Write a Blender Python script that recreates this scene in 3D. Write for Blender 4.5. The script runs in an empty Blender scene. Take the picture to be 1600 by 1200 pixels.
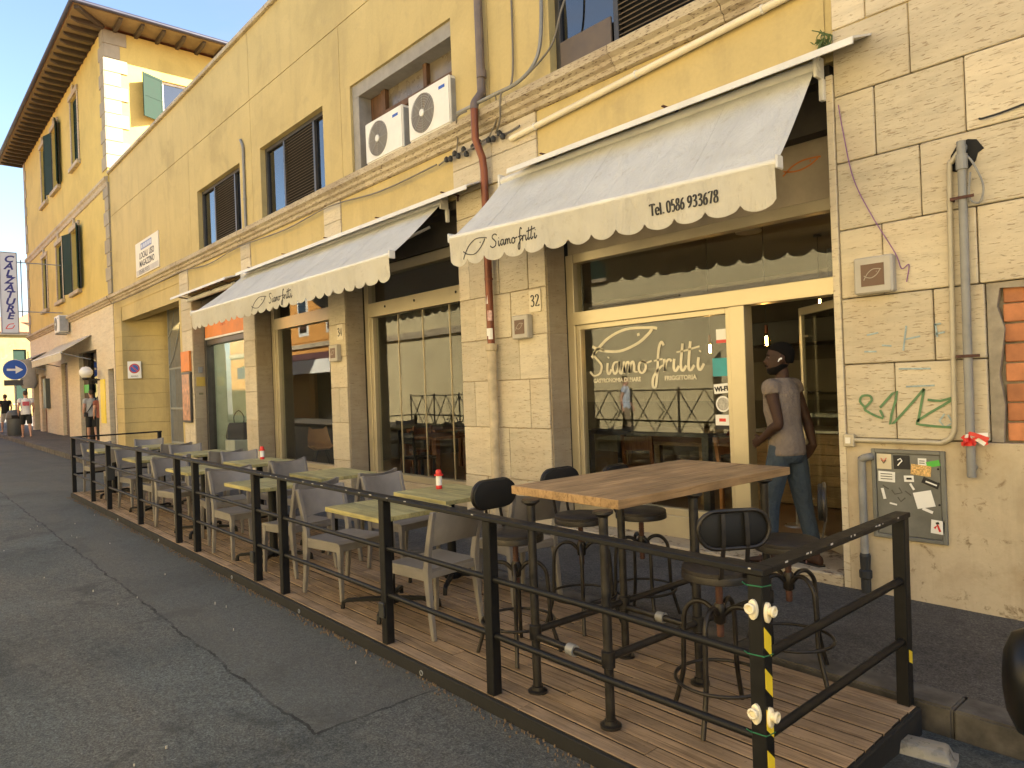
import bpy, bmesh, math, random
from mathutils import Vector, Matrix
R = math.radians
random.seed(7)
scene = bpy.context.scene
# ------------------------------------------------------------------ camera
cam_d = bpy.data.cameras.new('camera'); cam = bpy.data.objects.new('camera', cam_d)
scene.collection.objects.link(cam); scene.camera = cam
cam_d.sensor_width = 36.0; cam_d.lens = 36.0*1109/1600; cam_d.clip_end = 2000; cam_d.clip_start = .05
yaw, pitch, roll = R(48.412), R(.091), R(-2.156)
fw = Vector((-math.sin(yaw)*math.cos(pitch), math.cos(yaw)*math.cos(pitch), math.sin(pitch)))
rt = Vector((math.cos(yaw), math.sin(yaw), 0)); up = rt.cross(fw)
r2 = rt*math.cos(roll)+up*math.sin(roll); u2 = up*math.cos(roll)-rt*math.sin(roll)
cam.matrix_world = Matrix(((r2.x,u2.x,-fw.x,0),(r2.y,u2.y,-fw.y,-5.5),(r2.z,u2.z,-fw.z,1.65),(0,0,0,1)))
# ------------------------------------------------------------------ sky, sun, exposure
SUN_EL, SUN_AZ = R(36), math.atan2(.72, .69)          # azimuth measured from +Y towards +X
world = bpy.data.worlds.new('World'); scene.world = world; world.use_nodes = True
wn = world.node_tree.nodes; wl = world.node_tree.links
sky = wn.new('ShaderNodeTexSky'); sky.sky_type = 'NISHITA'; sky.sun_disc = False
sky.sun_elevation = SUN_EL; sky.sun_rotation = SUN_AZ; sky.air_density = 1.0; sky.dust_density = 1.2; sky.ozone_density = 1.0
bg = wn['Background']; bg.inputs['Strength'].default_value = .060
wtc = wn.new('ShaderNodeTexCoord'); wmp = wn.new('ShaderNodeMapping'); wmp.inputs['Scale'].default_value = (1.2,1.2,3.2); wl.new(wtc.outputs['Generated'], wmp.inputs['Vector'])
wnz = wn.new('ShaderNodeTexNoise'); wnz.inputs['Scale'].default_value = 2.4; wnz.inputs['Detail'].default_value = 8; wnz.inputs['Distortion'].default_value = .6; wl.new(wmp.outputs[0], wnz.inputs['Vector'])
wrp = wn.new('ShaderNodeValToRGB'); wrp.color_ramp.elements[0].position = .48; wrp.color_ramp.elements[0].color = (0,0,0,1); wrp.color_ramp.elements[1].position = .75; wrp.color_ramp.elements[1].color = (.5,.5,.5,1); wl.new(wnz.outputs['Fac'], wrp.inputs['Fac'])
wmx = wn.new('ShaderNodeMix'); wmx.data_type = 'RGBA'; wmx.inputs[7].default_value = (2.3,2.3,2.35,1); wl.new(wrp.outputs['Color'], wmx.inputs[0]); wl.new(sky.outputs['Color'], wmx.inputs[6])
wl.new(wmx.outputs[2], bg.inputs['Color'])
sun_d = bpy.data.lights.new('sun', 'SUN'); sun_d.energy = 5.0; sun_d.angle = R(.55); sun_d.color = (1, .90, .71)
sun = bpy.data.objects.new('sun', sun_d); scene.collection.objects.link(sun)
sdir = Vector((math.sin(SUN_AZ)*math.cos(SUN_EL), math.cos(SUN_AZ)*math.cos(SUN_EL), math.sin(SUN_EL)))
sun.rotation_euler = sdir.to_track_quat('Z', 'Y').to_euler(); sun.location = sdir*60
vs = scene.view_settings
vs.view_transform = 'Standard'; vs.look = 'None'; vs.gamma = 1; vs.exposure = 2.65; vs.use_curve_mapping = False
scene.render.engine = 'CYCLES'
cy = scene.cycles
cy.use_denoising = True
cy.max_bounces = 7; cy.diffuse_bounces = 4; cy.glossy_bounces = 3; cy.transparent_max_bounces = 10; cy.transmission_bounces = 4
cy.caustics_reflective = False; cy.caustics_refractive = False; cy.sample_clamp_indirect = 6
COL = scene.collection
G = .009
def gz(x): return -G*(x+2)
# ------------------------------------------------------------------ materials
def _nt(name):
    m = bpy.data.materials.new(name); m.use_nodes = True
    return m, m.node_tree.nodes, m.node_tree.links, m.node_tree.nodes['Principled BSDF']
def _coord(n, l, stretch=(1,1,1), rnd=True, rot=(0,0,0)):
    tc = n.new('ShaderNodeTexCoord'); mp = n.new('ShaderNodeMapping'); mp.inputs['Scale'].default_value = stretch
    mp.inputs['Rotation'].default_value = rot
    if rnd:
        oi = n.new('ShaderNodeObjectInfo'); ml = n.new('ShaderNodeMath'); ml.operation = 'MULTIPLY'; ml.inputs[1].default_value = 57.0
        l.new(oi.outputs['Random'], ml.inputs[0])
        ad = n.new('ShaderNodeVectorMath'); ad.operation = 'ADD'
        l.new(tc.outputs['Object'], ad.inputs[0]); l.new(ml.outputs[0], ad.inputs[1]); l.new(ad.outputs[0], mp.inputs['Vector'])
    else: l.new(tc.outputs['Object'], mp.inputs['Vector'])
    return mp.outputs['Vector']
def _noise(n, l, vec, scale, detail=5, rough=.6, dist=0):
    t = n.new('ShaderNodeTexNoise'); t.inputs['Scale'].default_value = scale; t.inputs['Detail'].default_value = detail
    t.inputs['Roughness'].default_value = rough; t.inputs['Distortion'].default_value = dist; l.new(vec, t.inputs['Vector']); return t.outputs['Fac']
def _ramp(n, l, fac, stops):
    r = n.new('ShaderNodeValToRGB'); e = r.color_ramp.elements
    while len(e) > len(stops): e.remove(e[-1])
    while len(e) < len(stops): e.new(.5)
    for q, (p, c) in zip(e, stops):
        q.position = p; q.color = (c, c, c, 1) if isinstance(c, (int, float)) else (*c, 1)
    l.new(fac, r.inputs['Fac']); return r.outputs['Color']
def _mix(n, l, fac, a, b, mode='MIX'):
    x = n.new('ShaderNodeMix'); x.data_type = 'RGBA'; x.blend_type = mode
    for sock, v in ((x.inputs[0], fac), (x.inputs[6], a), (x.inputs[7], b)):
        if isinstance(v, (int, float)): sock.default_value = v
        elif isinstance(v, tuple): sock.default_value = (*v, 1)
        else: l.new(v, sock)
    return x.outputs[2]
def _bump(n, l, h, strength, dist=.01):
    b = n.new('ShaderNodeBump'); b.inputs['Strength'].default_value = strength; b.inputs['Distance'].default_value = dist
    l.new(h, b.inputs['Height']); return b.outputs['Normal']
def mul(c, k): return tuple(min(1, v*k) for v in c)
def M(name, col, rough=.6, metal=0., var=.14, vs=4., bump=.0, bs=60, stretch=(1,1,1), rnd=.0, spec=.5, emit=0, detail=5, bd=.004):
    m, n, l, b = _nt(name)
    v = _coord(n, l, stretch); f = _noise(n, l, v, vs, detail)
    c = _ramp(n, l, f, [(.3, mul(col, 1-var)), (.7, mul(col, 1+var))])
    if rnd:
        oi = n.new('ShaderNodeObjectInfo'); k = _ramp(n, l, oi.outputs['Random'], [(0, 1-rnd), (1, 1.0)])
        c = _mix(n, l, 1.0, c, k, 'MULTIPLY')
    l.new(c, b.inputs['Base Color']); b.inputs['Metallic'].default_value = metal
    rr = _ramp(n, l, f, [(.25, max(0, rough-.08)), (.75, min(1, rough+.08))]); l.new(rr, b.inputs['Roughness'])
    b.inputs['Specular IOR Level'].default_value = spec
    if bump: l.new(_bump(n, l, _noise(n, l, v, bs, 4), bump, bd), b.inputs['Normal'])
    if emit: b.inputs['Emission Color'].default_value = (*col, 1); b.inputs['Emission Strength'].default_value = emit
    return m
def plaster(name, col, stain=(.34,.24,.10), amt=.5, spots=0):
    m, n, l, b = _nt(name)
    v = _coord(n, l, (1,1,1), False); vv = _coord(n, l, (2.2,2.2,.22), False)
    big = _noise(n, l, v, .55, 7, .62, .6); streak = _noise(n, l, vv, 1.7, 6, .65); fine = _noise(n, l, v, 28, 4)
    c = _ramp(n, l, big, [(.25, mul(col,.76)), (.5, col), (.74, mul(col,1.1))])
    s = _ramp(n, l, streak, [(.5, 0.0), (.78, amt)]); c = _mix(n, l, s, c, stain)
    pa = _noise(n, l, v, .75, 3, .5, 1.5); c = _mix(n, l, _ramp(n, l, pa, [(.535, 0.0), (.56, .16)]), c, mul(col,1.25)); pb = _noise(n, l, v, 1.9, 6, .7, .8); c = _mix(n, l, _ramp(n, l, pb, [(.56, 0.0), (.74, .4)]), c, mul(stain,1.15))
    f2 = _ramp(n, l, fine, [(.3,.93),(.7,1.0)]); c = _mix(n, l, 1.0, c, f2, 'MULTIPLY')
    if spots:
        sp = _noise(n, l, v, 7, 6, .75, .6); c = _mix(n, l, _ramp(n, l, sp, [(.58, 0.0), (.66, spots)]), c, mul(stain,.7))
        sp = _noise(n, l, v, 2.2, 5, .7, .4); c = _mix(n, l, _ramp(n, l, sp, [(.5, 0.0), (.75, .5)]), c, mul(stain,1.4))
    l.new(c, b.inputs['Base Color']); b.inputs['Roughness'].default_value = .85; b.inputs['Specular IOR Level'].default_value = .25
    l.new(_bump(n, l, _noise(n, l, v, 9, 8, .7), .35, .012), b.inputs['Normal'])
    return m
def travertine(name, col, dark, pit=.62, rnd=.16, grime=.5):
    m, n, l, b = _nt(name)
    v = _coord(n, l, (1,1,1)); h = _coord(n, l, (1.3,1.3,9)); hs = _coord(n, l, (5,5,32))
    band = _noise(n, l, h, 1.6, 8, .66, .5); pits = _noise(n, l, hs, 3.1, 5, .6, .4); big = _noise(n, l, v, 1.5, 6, .65)
    c = _ramp(n, l, band, [(.25, mul(col,.80)), (.5, col), (.75, mul(col,1.13))])
    g = _ramp(n, l, big, [(.45, 0.0), (.75, grime)]); c = _mix(n, l, g, c, mul(dark,1.5))
    vst = _noise(n, l, _coord(n, l, (4,4,.5)), 1.1, 6, .7); c = _mix(n, l, _ramp(n, l, vst, [(.55, 0.0), (.78, .45)]), c, mul(dark,1.25))
    p = _ramp(n, l, pits, [(pit-.04, 0.0), (pit+.03, 1.0)]); c = _mix(n, l, p, c, dark)
    oi = n.new('ShaderNodeObjectInfo'); k = _ramp(n, l, oi.outputs['Random'], [(0, 1-rnd), (1, 1.0)]); c = _mix(n, l, 1.0, c, k, 'MULTIPLY')
    l.new(c, b.inputs['Base Color']); b.inputs['Roughness'].default_value = .72; b.inputs['Specular IOR Level'].default_value = .3
    inv = n.new('ShaderNodeMath'); inv.operation = 'SUBTRACT'; inv.inputs[0].default_value = 1; l.new(p, inv.inputs[1])
    l.new(_bump(n, l, inv.outputs[0], .5, .006), b.inputs['Normal'])
    return m
def wood(name, col, dark, axis=0, rough=.6, rnd=.25, gs=1., var=1.):
    m, n, l, b = _nt(name)
    st = [22*gs,22*gs,22*gs]; st[axis] = 1.1*gs
    v = _coord(n, l, tuple(st)); v2 = _coord(n, l, (1,1,1))
    gr = _noise(n, l, v, 2.2, 6, .62, 1.0); bl = _noise(n, l, v2, 3.2, 6, .6); kn = _noise(n, l, v2, 46, 3)
    c = _ramp(n, l, gr, [(.28, dark), (.5, col), (.75, mul(col,1.25))])
    g = _ramp(n, l, bl, [(.35, 1.0), (.68, 1-.4*var)]); c = _mix(n, l, 1.0, c, g, 'MULTIPLY')
    k2 = _ramp(n, l, kn, [(.64, 1.0), (.72, .55)]); c = _mix(n, l, .7, c, k2, 'MULTIPLY')
    oi = n.new('ShaderNodeObjectInfo'); k = _ramp(n, l, oi.outputs['Random'], [(0, 1-rnd), (1, 1.0)]); c = _mix(n, l, 1.0, c, k, 'MULTIPLY')
    l.new(c, b.inputs['Base Color']); l.new(_ramp(n, l, gr, [(.3, min(1,rough+.15)), (.7, rough)]), b.inputs['Roughness'])
    b.inputs['Specular IOR Level'].default_value = .35
    l.new(_bump(n, l, gr, .35, .004), b.inputs['Normal'])
    return m
def asphalt(name, base, warm, cracks=True, seam=False):
    m, n, l, b = _nt(name)
    v = _coord(n, l, (1,1,1), False); sp = _noise(n, l, v, 85, 4, .8); sp2 = _noise(n, l, v, 26, 5, .75)
    big = _noise(n, l, v, .7, 7, .6, .8); tone = _noise(n, l, _coord(n, l, (.35,1.2,1), False), .9, 6, .6, .5)
    c = _ramp(n, l, big, [(.3, mul(base,.62)), (.5, base), (.70, mul(base,1.38))])
    c = _mix(n, l, _ramp(n, l, tone, [(.44, 0.0), (.60, .85)]), c, warm)
    g = _ramp(n, l, sp, [(.3, .30), (.5, 1.0), (.68, 2.0)]); c = _mix(n, l, 1.0, c, g, 'MULTIPLY')
    g2 = _ramp(n, l, sp2, [(.3, .62), (.7, 1.38)]); c = _mix(n, l, 1.0, c, g2, 'MULTIPLY')
    oil = _noise(n, l, v, 1.5, 6, .7, 1.0); c = _mix(n, l, _ramp(n, l, oil, [(.57, 0.0), (.66, .5)]), c, mul(base,.42)); dst = _noise(n, l, v, 3.4, 7, .75, .6); c = _mix(n, l, _ramp(n, l, dst, [(.55, 0.0), (.72, .45)]), c, mul(warm,1.5))
    vo = n.new('ShaderNodeTexVoronoi'); vo.inputs['Scale'].default_value = 34; l.new(v, vo.inputs['Vector'])
    wh = _noise(n, l, v, 21, 3)
    fl = n.new('ShaderNodeMath'); fl.operation = 'MULTIPLY'
    l.new(_ramp(n, l, vo.outputs['Distance'], [(.06, 1.0), (.11, 0.0)]), fl.inputs[0]); l.new(_ramp(n, l, wh, [(.76, 0.0), (.8, .4)]), fl.inputs[1])
    c = _mix(n, l, fl.outputs[0], c, (.34,.32,.28))
    if cracks:
        w = n.new('ShaderNodeTexVoronoi'); w.feature = 'DISTANCE_TO_EDGE'; w.inputs['Scale'].default_value = .42
        dv = n.new('ShaderNodeVectorMath'); dv.operation = 'ADD'; nz = n.new('ShaderNodeTexNoise'); nz.inputs['Scale'].default_value = 2.0; nz.inputs['Detail'].default_value = 5
        l.new(v, nz.inputs['Vector']); sc = n.new('ShaderNodeVectorMath'); sc.operation = 'SCALE'; sc.inputs['Scale'].default_value = .6
        l.new(nz.outputs['Color'], sc.inputs[0]); l.new(v, dv.inputs[0]); l.new(sc.outputs[0], dv.inputs[1]); l.new(dv.outputs[0], w.inputs['Vector'])
        gate = _ramp(n, l, _noise(n, l, v, .8, 3), [(.58, 0.0), (.7, .5)])
        ck = n.new('ShaderNodeMath'); ck.operation = 'MULTIPLY'
        l.new(_ramp(n, l, w.outputs['Distance'], [(.001, 1.0), (.005, 0.0)]), ck.inputs[0]); l.new(gate, ck.inputs[1])
        c = _mix(n, l, ck.outputs[0], c, (.012,.012,.012))
    if seam:
        sx = n.new('ShaderNodeSeparateXYZ'); wob = n.new('ShaderNodeVectorMath'); wob.operation = 'ADD'
        nz2 = n.new('ShaderNodeTexNoise'); nz2.inputs['Scale'].default_value = 2.2; nz2.inputs['Detail'].default_value = 8; nz2.inputs['Roughness'].default_value = .7; l.new(v, nz2.inputs['Vector'])
        s2 = n.new('ShaderNodeVectorMath'); s2.operation = 'SCALE'; s2.inputs['Scale'].default_value = .16; l.new(nz2.outputs['Color'], s2.inputs[0]); l.new(v, wob.inputs[0]); l.new(s2.outputs[0], wob.inputs[1]); l.new(wob.outputs[0], sx.inputs[0])
        def mth(op, a, bb):
            k = n.new('ShaderNodeMath'); k.operation = op
            for i_, q_ in enumerate((a, bb)):
                if isinstance(q_, (int, float)): k.inputs[i_].default_value = q_
                elif q_ is not None: l.new(q_, k.inputs[i_])
            return k.outputs[0]
        X_, Y_ = sx.outputs[0], sx.outputs[1]
        inx = mth('LESS_THAN', X_, -3.27); iny = mth('GREATER_THAN', Y_, -3.86)
        patch = mth('MULTIPLY', inx, iny); c = _mix(n, l, mth('MULTIPLY', patch, .45), c, mul(warm, .95))
        d1 = mth('MULTIPLY', mth('LESS_THAN', mth('ABSOLUTE', mth('ADD', Y_, 3.86), None), .010), inx); d2 = mth('MULTIPLY', mth('LESS_THAN', mth('ABSOLUTE', mth('ADD', X_, 3.27), None), .010), iny)
        br = _ramp(n, l, _noise(n, l, v, 6, 4), [(.38, .25), (.6, .9)])
        c = _mix(n, l, mth('MULTIPLY', mth('MAXIMUM', d1, d2), br), c, (.018,.018,.017))
    l.new(c, b.inputs['Base Color']); b.inputs['Roughness'].default_value = .82; b.inputs['Specular IOR Level'].default_value = .3
    l.new(_bump(n, l, sp, .9, .008), b.inputs['Normal'])
    return m
def glass(name, tint=(.93,.95,.93), ior=1.54):
    m, n, l, b = _nt(name); n.remove(b)
    f0 = ((ior-1)/(ior+1))**2; lw = n.new('ShaderNodeLayerWeight'); lw.inputs['Blend'].default_value = .5
    pw = n.new('ShaderNodeMath'); pw.operation = 'POWER'; pw.inputs[1].default_value = 5; l.new(lw.outputs['Facing'], pw.inputs[0])
    fr = n.new('ShaderNodeMath'); fr.operation = 'MULTIPLY_ADD'; fr.inputs[1].default_value = 1-f0; fr.inputs[2].default_value = f0; l.new(pw.outputs[0], fr.inputs[0])
    tr = n.new('ShaderNodeBsdfTransparent'); tr.inputs['Color'].default_value = (*tint, 1)
    gl = n.new('ShaderNodeBsdfGlossy'); gl.inputs['Roughness'].default_value = .004
    mx = n.new('ShaderNodeMixShader'); l.new(fr.outputs[0], mx.inputs[0]); l.new(tr.outputs[0], mx.inputs[1]); l.new(gl.outputs[0], mx.inputs[2])
    nz = n.new('ShaderNodeTexNoise'); nz.inputs['Scale'].default_value = .9; nz.inputs['Detail'].default_value = 2
    tc = n.new('ShaderNodeTexCoord'); l.new(tc.outputs['Object'], nz.inputs['Vector'])
    bp = _bump(n, l, nz.outputs['Fac'], .06, .01); l.new(bp, gl.inputs['Normal'])
    l.new(mx.outputs[0], n['Material Output'].inputs['Surface'])
    return m
def canvas(name, col, trans=.35):
    m, n, l, b = _nt(name)
    v = _coord(n, l, (1,1,1), False); big = _noise(n, l, v, 1.6, 7, .65, .4); weave = _noise(n, l, v, 240, 2); st = _noise(n, l, v, 9, 5, .7)
    c = _ramp(n, l, big, [(.3, mul(col,.88)), (.6, col)]); c = _mix(n, l, _ramp(n, l, st, [(.57, 0.0), (.75, .32)]), c, (.42,.36,.26))
    l.new(c, b.inputs['Base Color']); b.inputs['Roughness'].default_value = .9; b.inputs['Specular IOR Level'].default_value = .15
    wr = _noise(n, l, _coord(n, l, (3.0,.8,.8), False), 2.6, 5, .6, 1.2); l.new(_bump(n, l, wr, .8, .05), b.inputs['Normal'])
    t = n.new('ShaderNodeBsdfTranslucent'); l.new(c, t.inputs['Color']); mx = n.new('ShaderNodeMixShader'); mx.inputs[0].default_value = trans
    l.new(b.outputs[0], mx.inputs[1]); l.new(t.outputs[0], mx.inputs[2]); l.new(mx.outputs[0], n['Material Output'].inputs['Surface'])
    return m
YEL = plaster('yellow_plaster', (.505,.395,.18), (.32,.255,.135), .42)
YEL2 = plaster('pale_yellow_plaster', (.57,.435,.135), (.38,.29,.12), .2)
TAN = plaster('tan_plaster', (.68,.58,.35), (.42,.32,.19), .5)
ORANGE = plaster('orange_plaster', (.62,.30,.08), (.4,.25,.1), .3)
FARY = plaster('far_yellow_plaster', (.30,.235,.095), (.4,.32,.2), .2)
BASEC = plaster('rough_base_render', (.52,.435,.305), (.25,.17,.09), .6, .75)
TRAV = travertine('travertine', (.62,.54,.395), (.40,.305,.195), .632, .22, .42)
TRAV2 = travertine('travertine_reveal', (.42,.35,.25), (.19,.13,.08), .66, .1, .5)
TRIMST = travertine('trim_stone', (.50,.42,.29), (.16,.11,.07), .6, .12, .6)
QUOIN = M('quoin_stone', (.33,.285,.20), .8, var=.15, vs=3, bump=.2, rnd=.2)
MORTAR = M('mortar', (.40,.31,.205), .95, var=.3, vs=20)
ASPH = asphalt('road_asphalt', (.074,.080,.075), (.105,.100,.085), True, True)
ASPH2 = asphalt('pavement_asphalt', (.078,.071,.062), (.10,.088,.071), False)
KERB = M('kerb_stone', (.10,.088,.072), .9, var=.55, vs=7, bump=1.0, bs=24, rnd=.25)
GROUND = M('ground_earth', (.16,.14,.12), .95, var=.2, vs=.4)
BLACK = M('black_painted_steel', (.0065,.006,.006), .55, var=.4, vs=18, bump=.15, bs=80, spec=.28)
CHIP = M('chipped_paint', (.45,.43,.40), .7)
IRON = M('dark_pipe_iron', (.036,.032,.029), .42, .55, var=.4, vs=14, bump=.25, bs=90)
STOOLM = M('stool_steel', (.032,.027,.023), .42, .5, var=.45, vs=12, bump=.2)
RUST = M('rusty_screw', (.085,.036,.024), .75, .2, var=.4, vs=25, bump=.4)
DECK = wood('deck_plank_wood', (.40,.275,.165), (.17,.108,.06), 0, .8, .25)
DECKS = M('grime_shade_plank_sides', (.03,.022,.016), .95)  # gap shade put into the plank sides, over a grime tone
DECKF = M('deck_frame_black', (.007,.0065,.006), .85, var=.4, vs=9, bump=.3)
OAK = wood('oak_stave', (.43,.27,.13), (.19,.11,.05), 1, .5, .22, .8, 1.1)
DTOP = wood('lime_washed_tabletop', (.46,.40,.17), (.24,.24,.12), 0, .5, .2, .5)
DEDGE = wood('tabletop_edge', (.50,.33,.14), (.33,.2,.08), 0, .5, .12, .6)
STOOLW = wood('dark_stool_wood', (.038,.030,.024), (.018,.014,.011), 0, .5, .15, 1.0)
PLAST = M('taupe_plastic', (.205,.186,.168), .44, var=.17, vs=6, rnd=.08, bump=.05, bs=150)
CANVAS = canvas('white_canvas', (.78,.78,.76))
CANVAS2 = canvas('cream_warmlit_canvas', (.82,.785,.68), .45)  # cream awning cloth; on valances, white canvas with warm bounce put into it
WHITEM = M('white_metal', (.66,.64,.58), .45, var=.12, vs=3)
GREYM = M('grey_metal', (.30,.30,.30), .5, .3, var=.15, vs=6)
ALU = M('champagne_aluminium', (.50,.43,.29), .36, .45, var=.08, vs=2.5)
ALUD = M('dark_aluminium', (.07,.065,.06), .4, .4, var=.2, vs=4)
LOUV = M('brown_louvre', (.115,.085,.062), .55, var=.15, vs=6, rnd=.1)
GREENS = M('green_shutter', (.018,.038,.028), .75, spec=.2, var=.15, vs=5, rnd=.1)
OLDW = wood('old_brown_window_wood', (.15,.075,.035), (.06,.03,.015), 2, .6, .15)
PAPER = M('brown_paper', (.36,.26,.13), .85, var=.2, vs=3, bump=.4, bs=8)
DARK = M('dark_gap', (.012,.011,.010), .9)
DSOFFIT = M('dark_soffit', (.05,.042,.033), .9, var=.3)  # dark brown tone of the lintel and shutter boxes
GLASS = glass('window_glass'); GLASSU = glass('upper_window_glass', (.30,.33,.35), 2.6)
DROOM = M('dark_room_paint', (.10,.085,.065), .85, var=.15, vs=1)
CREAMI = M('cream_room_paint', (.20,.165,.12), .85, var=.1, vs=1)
FLOORI = M('room_floor_boards', (.24,.15,.08), .45, var=.25, vs=3)
BLKW = M('black_furniture', (.018,.017,.017), .45, var=.2)
REDBR = wood('red_brown_wood', (.23,.09,.035), (.11,.04,.017), 2, .45, .2)
PANELW = wood('pale_panel_wood', (.40,.27,.14), (.26,.16,.08), 0, .5, .25)
STEEL = M('brushed_steel', (.45,.44,.42), .3, .9, var=.1)
CHROME = M('chrome', (.75,.75,.76), .08, 1., var=.03)
COPPER = M('red_brown_copper_pipe', (.17,.052,.026), .42, .35, var=.25, vs=5, bump=.15)
PIPEG = M('grey_brown_pipe', (.15,.115,.095), .5, .1, var=.2, vs=6)
PIPEC = M('painted_cream_pipe', (.50,.41,.27), .75, var=.25, vs=7, bump=.3)
CONDUIT = M('grey_conduit', (.24,.235,.22), .55, var=.15, vs=8)
PVC = M('cream_pvc', (.72,.64,.46), .45, var=.1, vs=3)
CABLE = M('dusty_cable', (.17,.15,.12), .7, var=.2); CABLEB = M('black_cable', (.02,.02,.02), .6)
ACW = M('white_ac_casing', (.72,.69,.62), .45, var=.08, vs=3); ACG = M('ac_grille_dark', (.17,.14,.105), .5)
RED = M('red_plastic', (.62,.025,.02), .35); WHITE = M('white_print', (.78,.77,.74), .6, var=.04); INK = M('black_ink', (.014,.013,.013), .6)
BLUE = M('blue_print', (.02,.09,.42), .5, var=.05); NAVY = M('navy_print', (.035,.035,.20), .6); TEAL = M('teal_sticker', (.03,.30,.34), .5)
ORNG = M('orange_print', (.68,.22,.05), .6); YELP = M('yellow_print', (.80,.60,.03), .5, var=.1); GREENP = M('green_print', (.08,.42,.05), .5)
GRAF = M('green_spray', (.10,.20,.09), .7, var=.2, vs=20); GRAFB = M('faded_blue_spray', (.30,.38,.40), .8, var=.3, vs=30); PURP = M('purple_string', (.26,.12,.28), .8)
IVORY = M('ivory_ceramic', (.76,.68,.50), .3, var=.06); GREENW = M('green_wire', (.02,.14,.06), .5)
ETCH = M('etched_cream_film', (.66,.60,.45), .8)
BRICK = M('hollow_orange_brick', (.50,.20,.085), .85, var=.25, vs=7, bump=.5, bs=26, rnd=.3)
CEM = M('grey_cement', (.30,.26,.20), .95, var=.25, vs=9, bump=.7, bs=22)
METER = M('grey_meter_door', (.16,.16,.145), .5, .2, var=.2, vs=6, bump=.1)
BULB = M('warm_filament', (1., .62, .25), .4, emit=40); GLOBE = M('opal_globe', (.75,.73,.68), .3, var=.03)
GREYF = M('grey_gate_paint', (.26,.275,.27), .55, var=.15)
ROOFT = M('terracotta_roof', (.30,.13,.07), .85, var=.25, vs=6, bump=.4)
EAVEW = M('dark_eave_wood', (.055,.038,.022), .75, var=.25); EAVEP = M('eave_boards', (.19,.135,.065), .8, var=.2)
BURG = M('burgundy_canvas', (.055,.015,.022), .8)
SKIN = M('dark_skin', (.042,.021,.013), .62, spec=.22, var=.25, vs=12); SKINL = M('fair_skin', (.50,.27,.18), .5, var=.1, vs=10)
SHIRT = M('taupe_cotton', (.165,.130,.105), .9, var=.15, vs=7, bump=1.0, bs=11, bd=.03); JEAN = M('blue_grey_cotton', (.030,.043,.058), .9, var=.22, vs=6, bump=1.0, bs=10, bd=.03)
HAIR = M('black_hair', (.006,.005,.0045), .9, bump=.8, bs=90, spec=.1); HAIRB = M('brown_hair', (.05,.03,.018), .7)
GTEE = M('grey_cotton', (.36,.36,.35), .9, bump=.3, bs=14); WTEE = M('white_cotton', (.74,.72,.70), .9, bump=.3, bs=14); SHORTD = M('dark_shorts', (.022,.022,.02), .9)
SCOOT = M('black_scooter_paint', (.006,.006,.006), .38, var=.05, spec=.3); RUBBER = M('tyre_rubber', (.02,.02,.02), .85, bump=.3)
TRAY = glass('clear_tray', (.80,.80,.78), 1.8); TEALP = M('teal_cabinet_paint', (.05,.20,.17), .5); PALEG = M('pale_green_wall', (.55,.60,.45), .8)
LEATHER = M('black_leather', (.010,.0095,.009), .62, spec=.3); LEAF = M('weed_leaf', (.07,.11,.03), .6, var=.3)
GREYB = M('grey_bin_plastic', (.08,.085,.085), .5)
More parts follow.
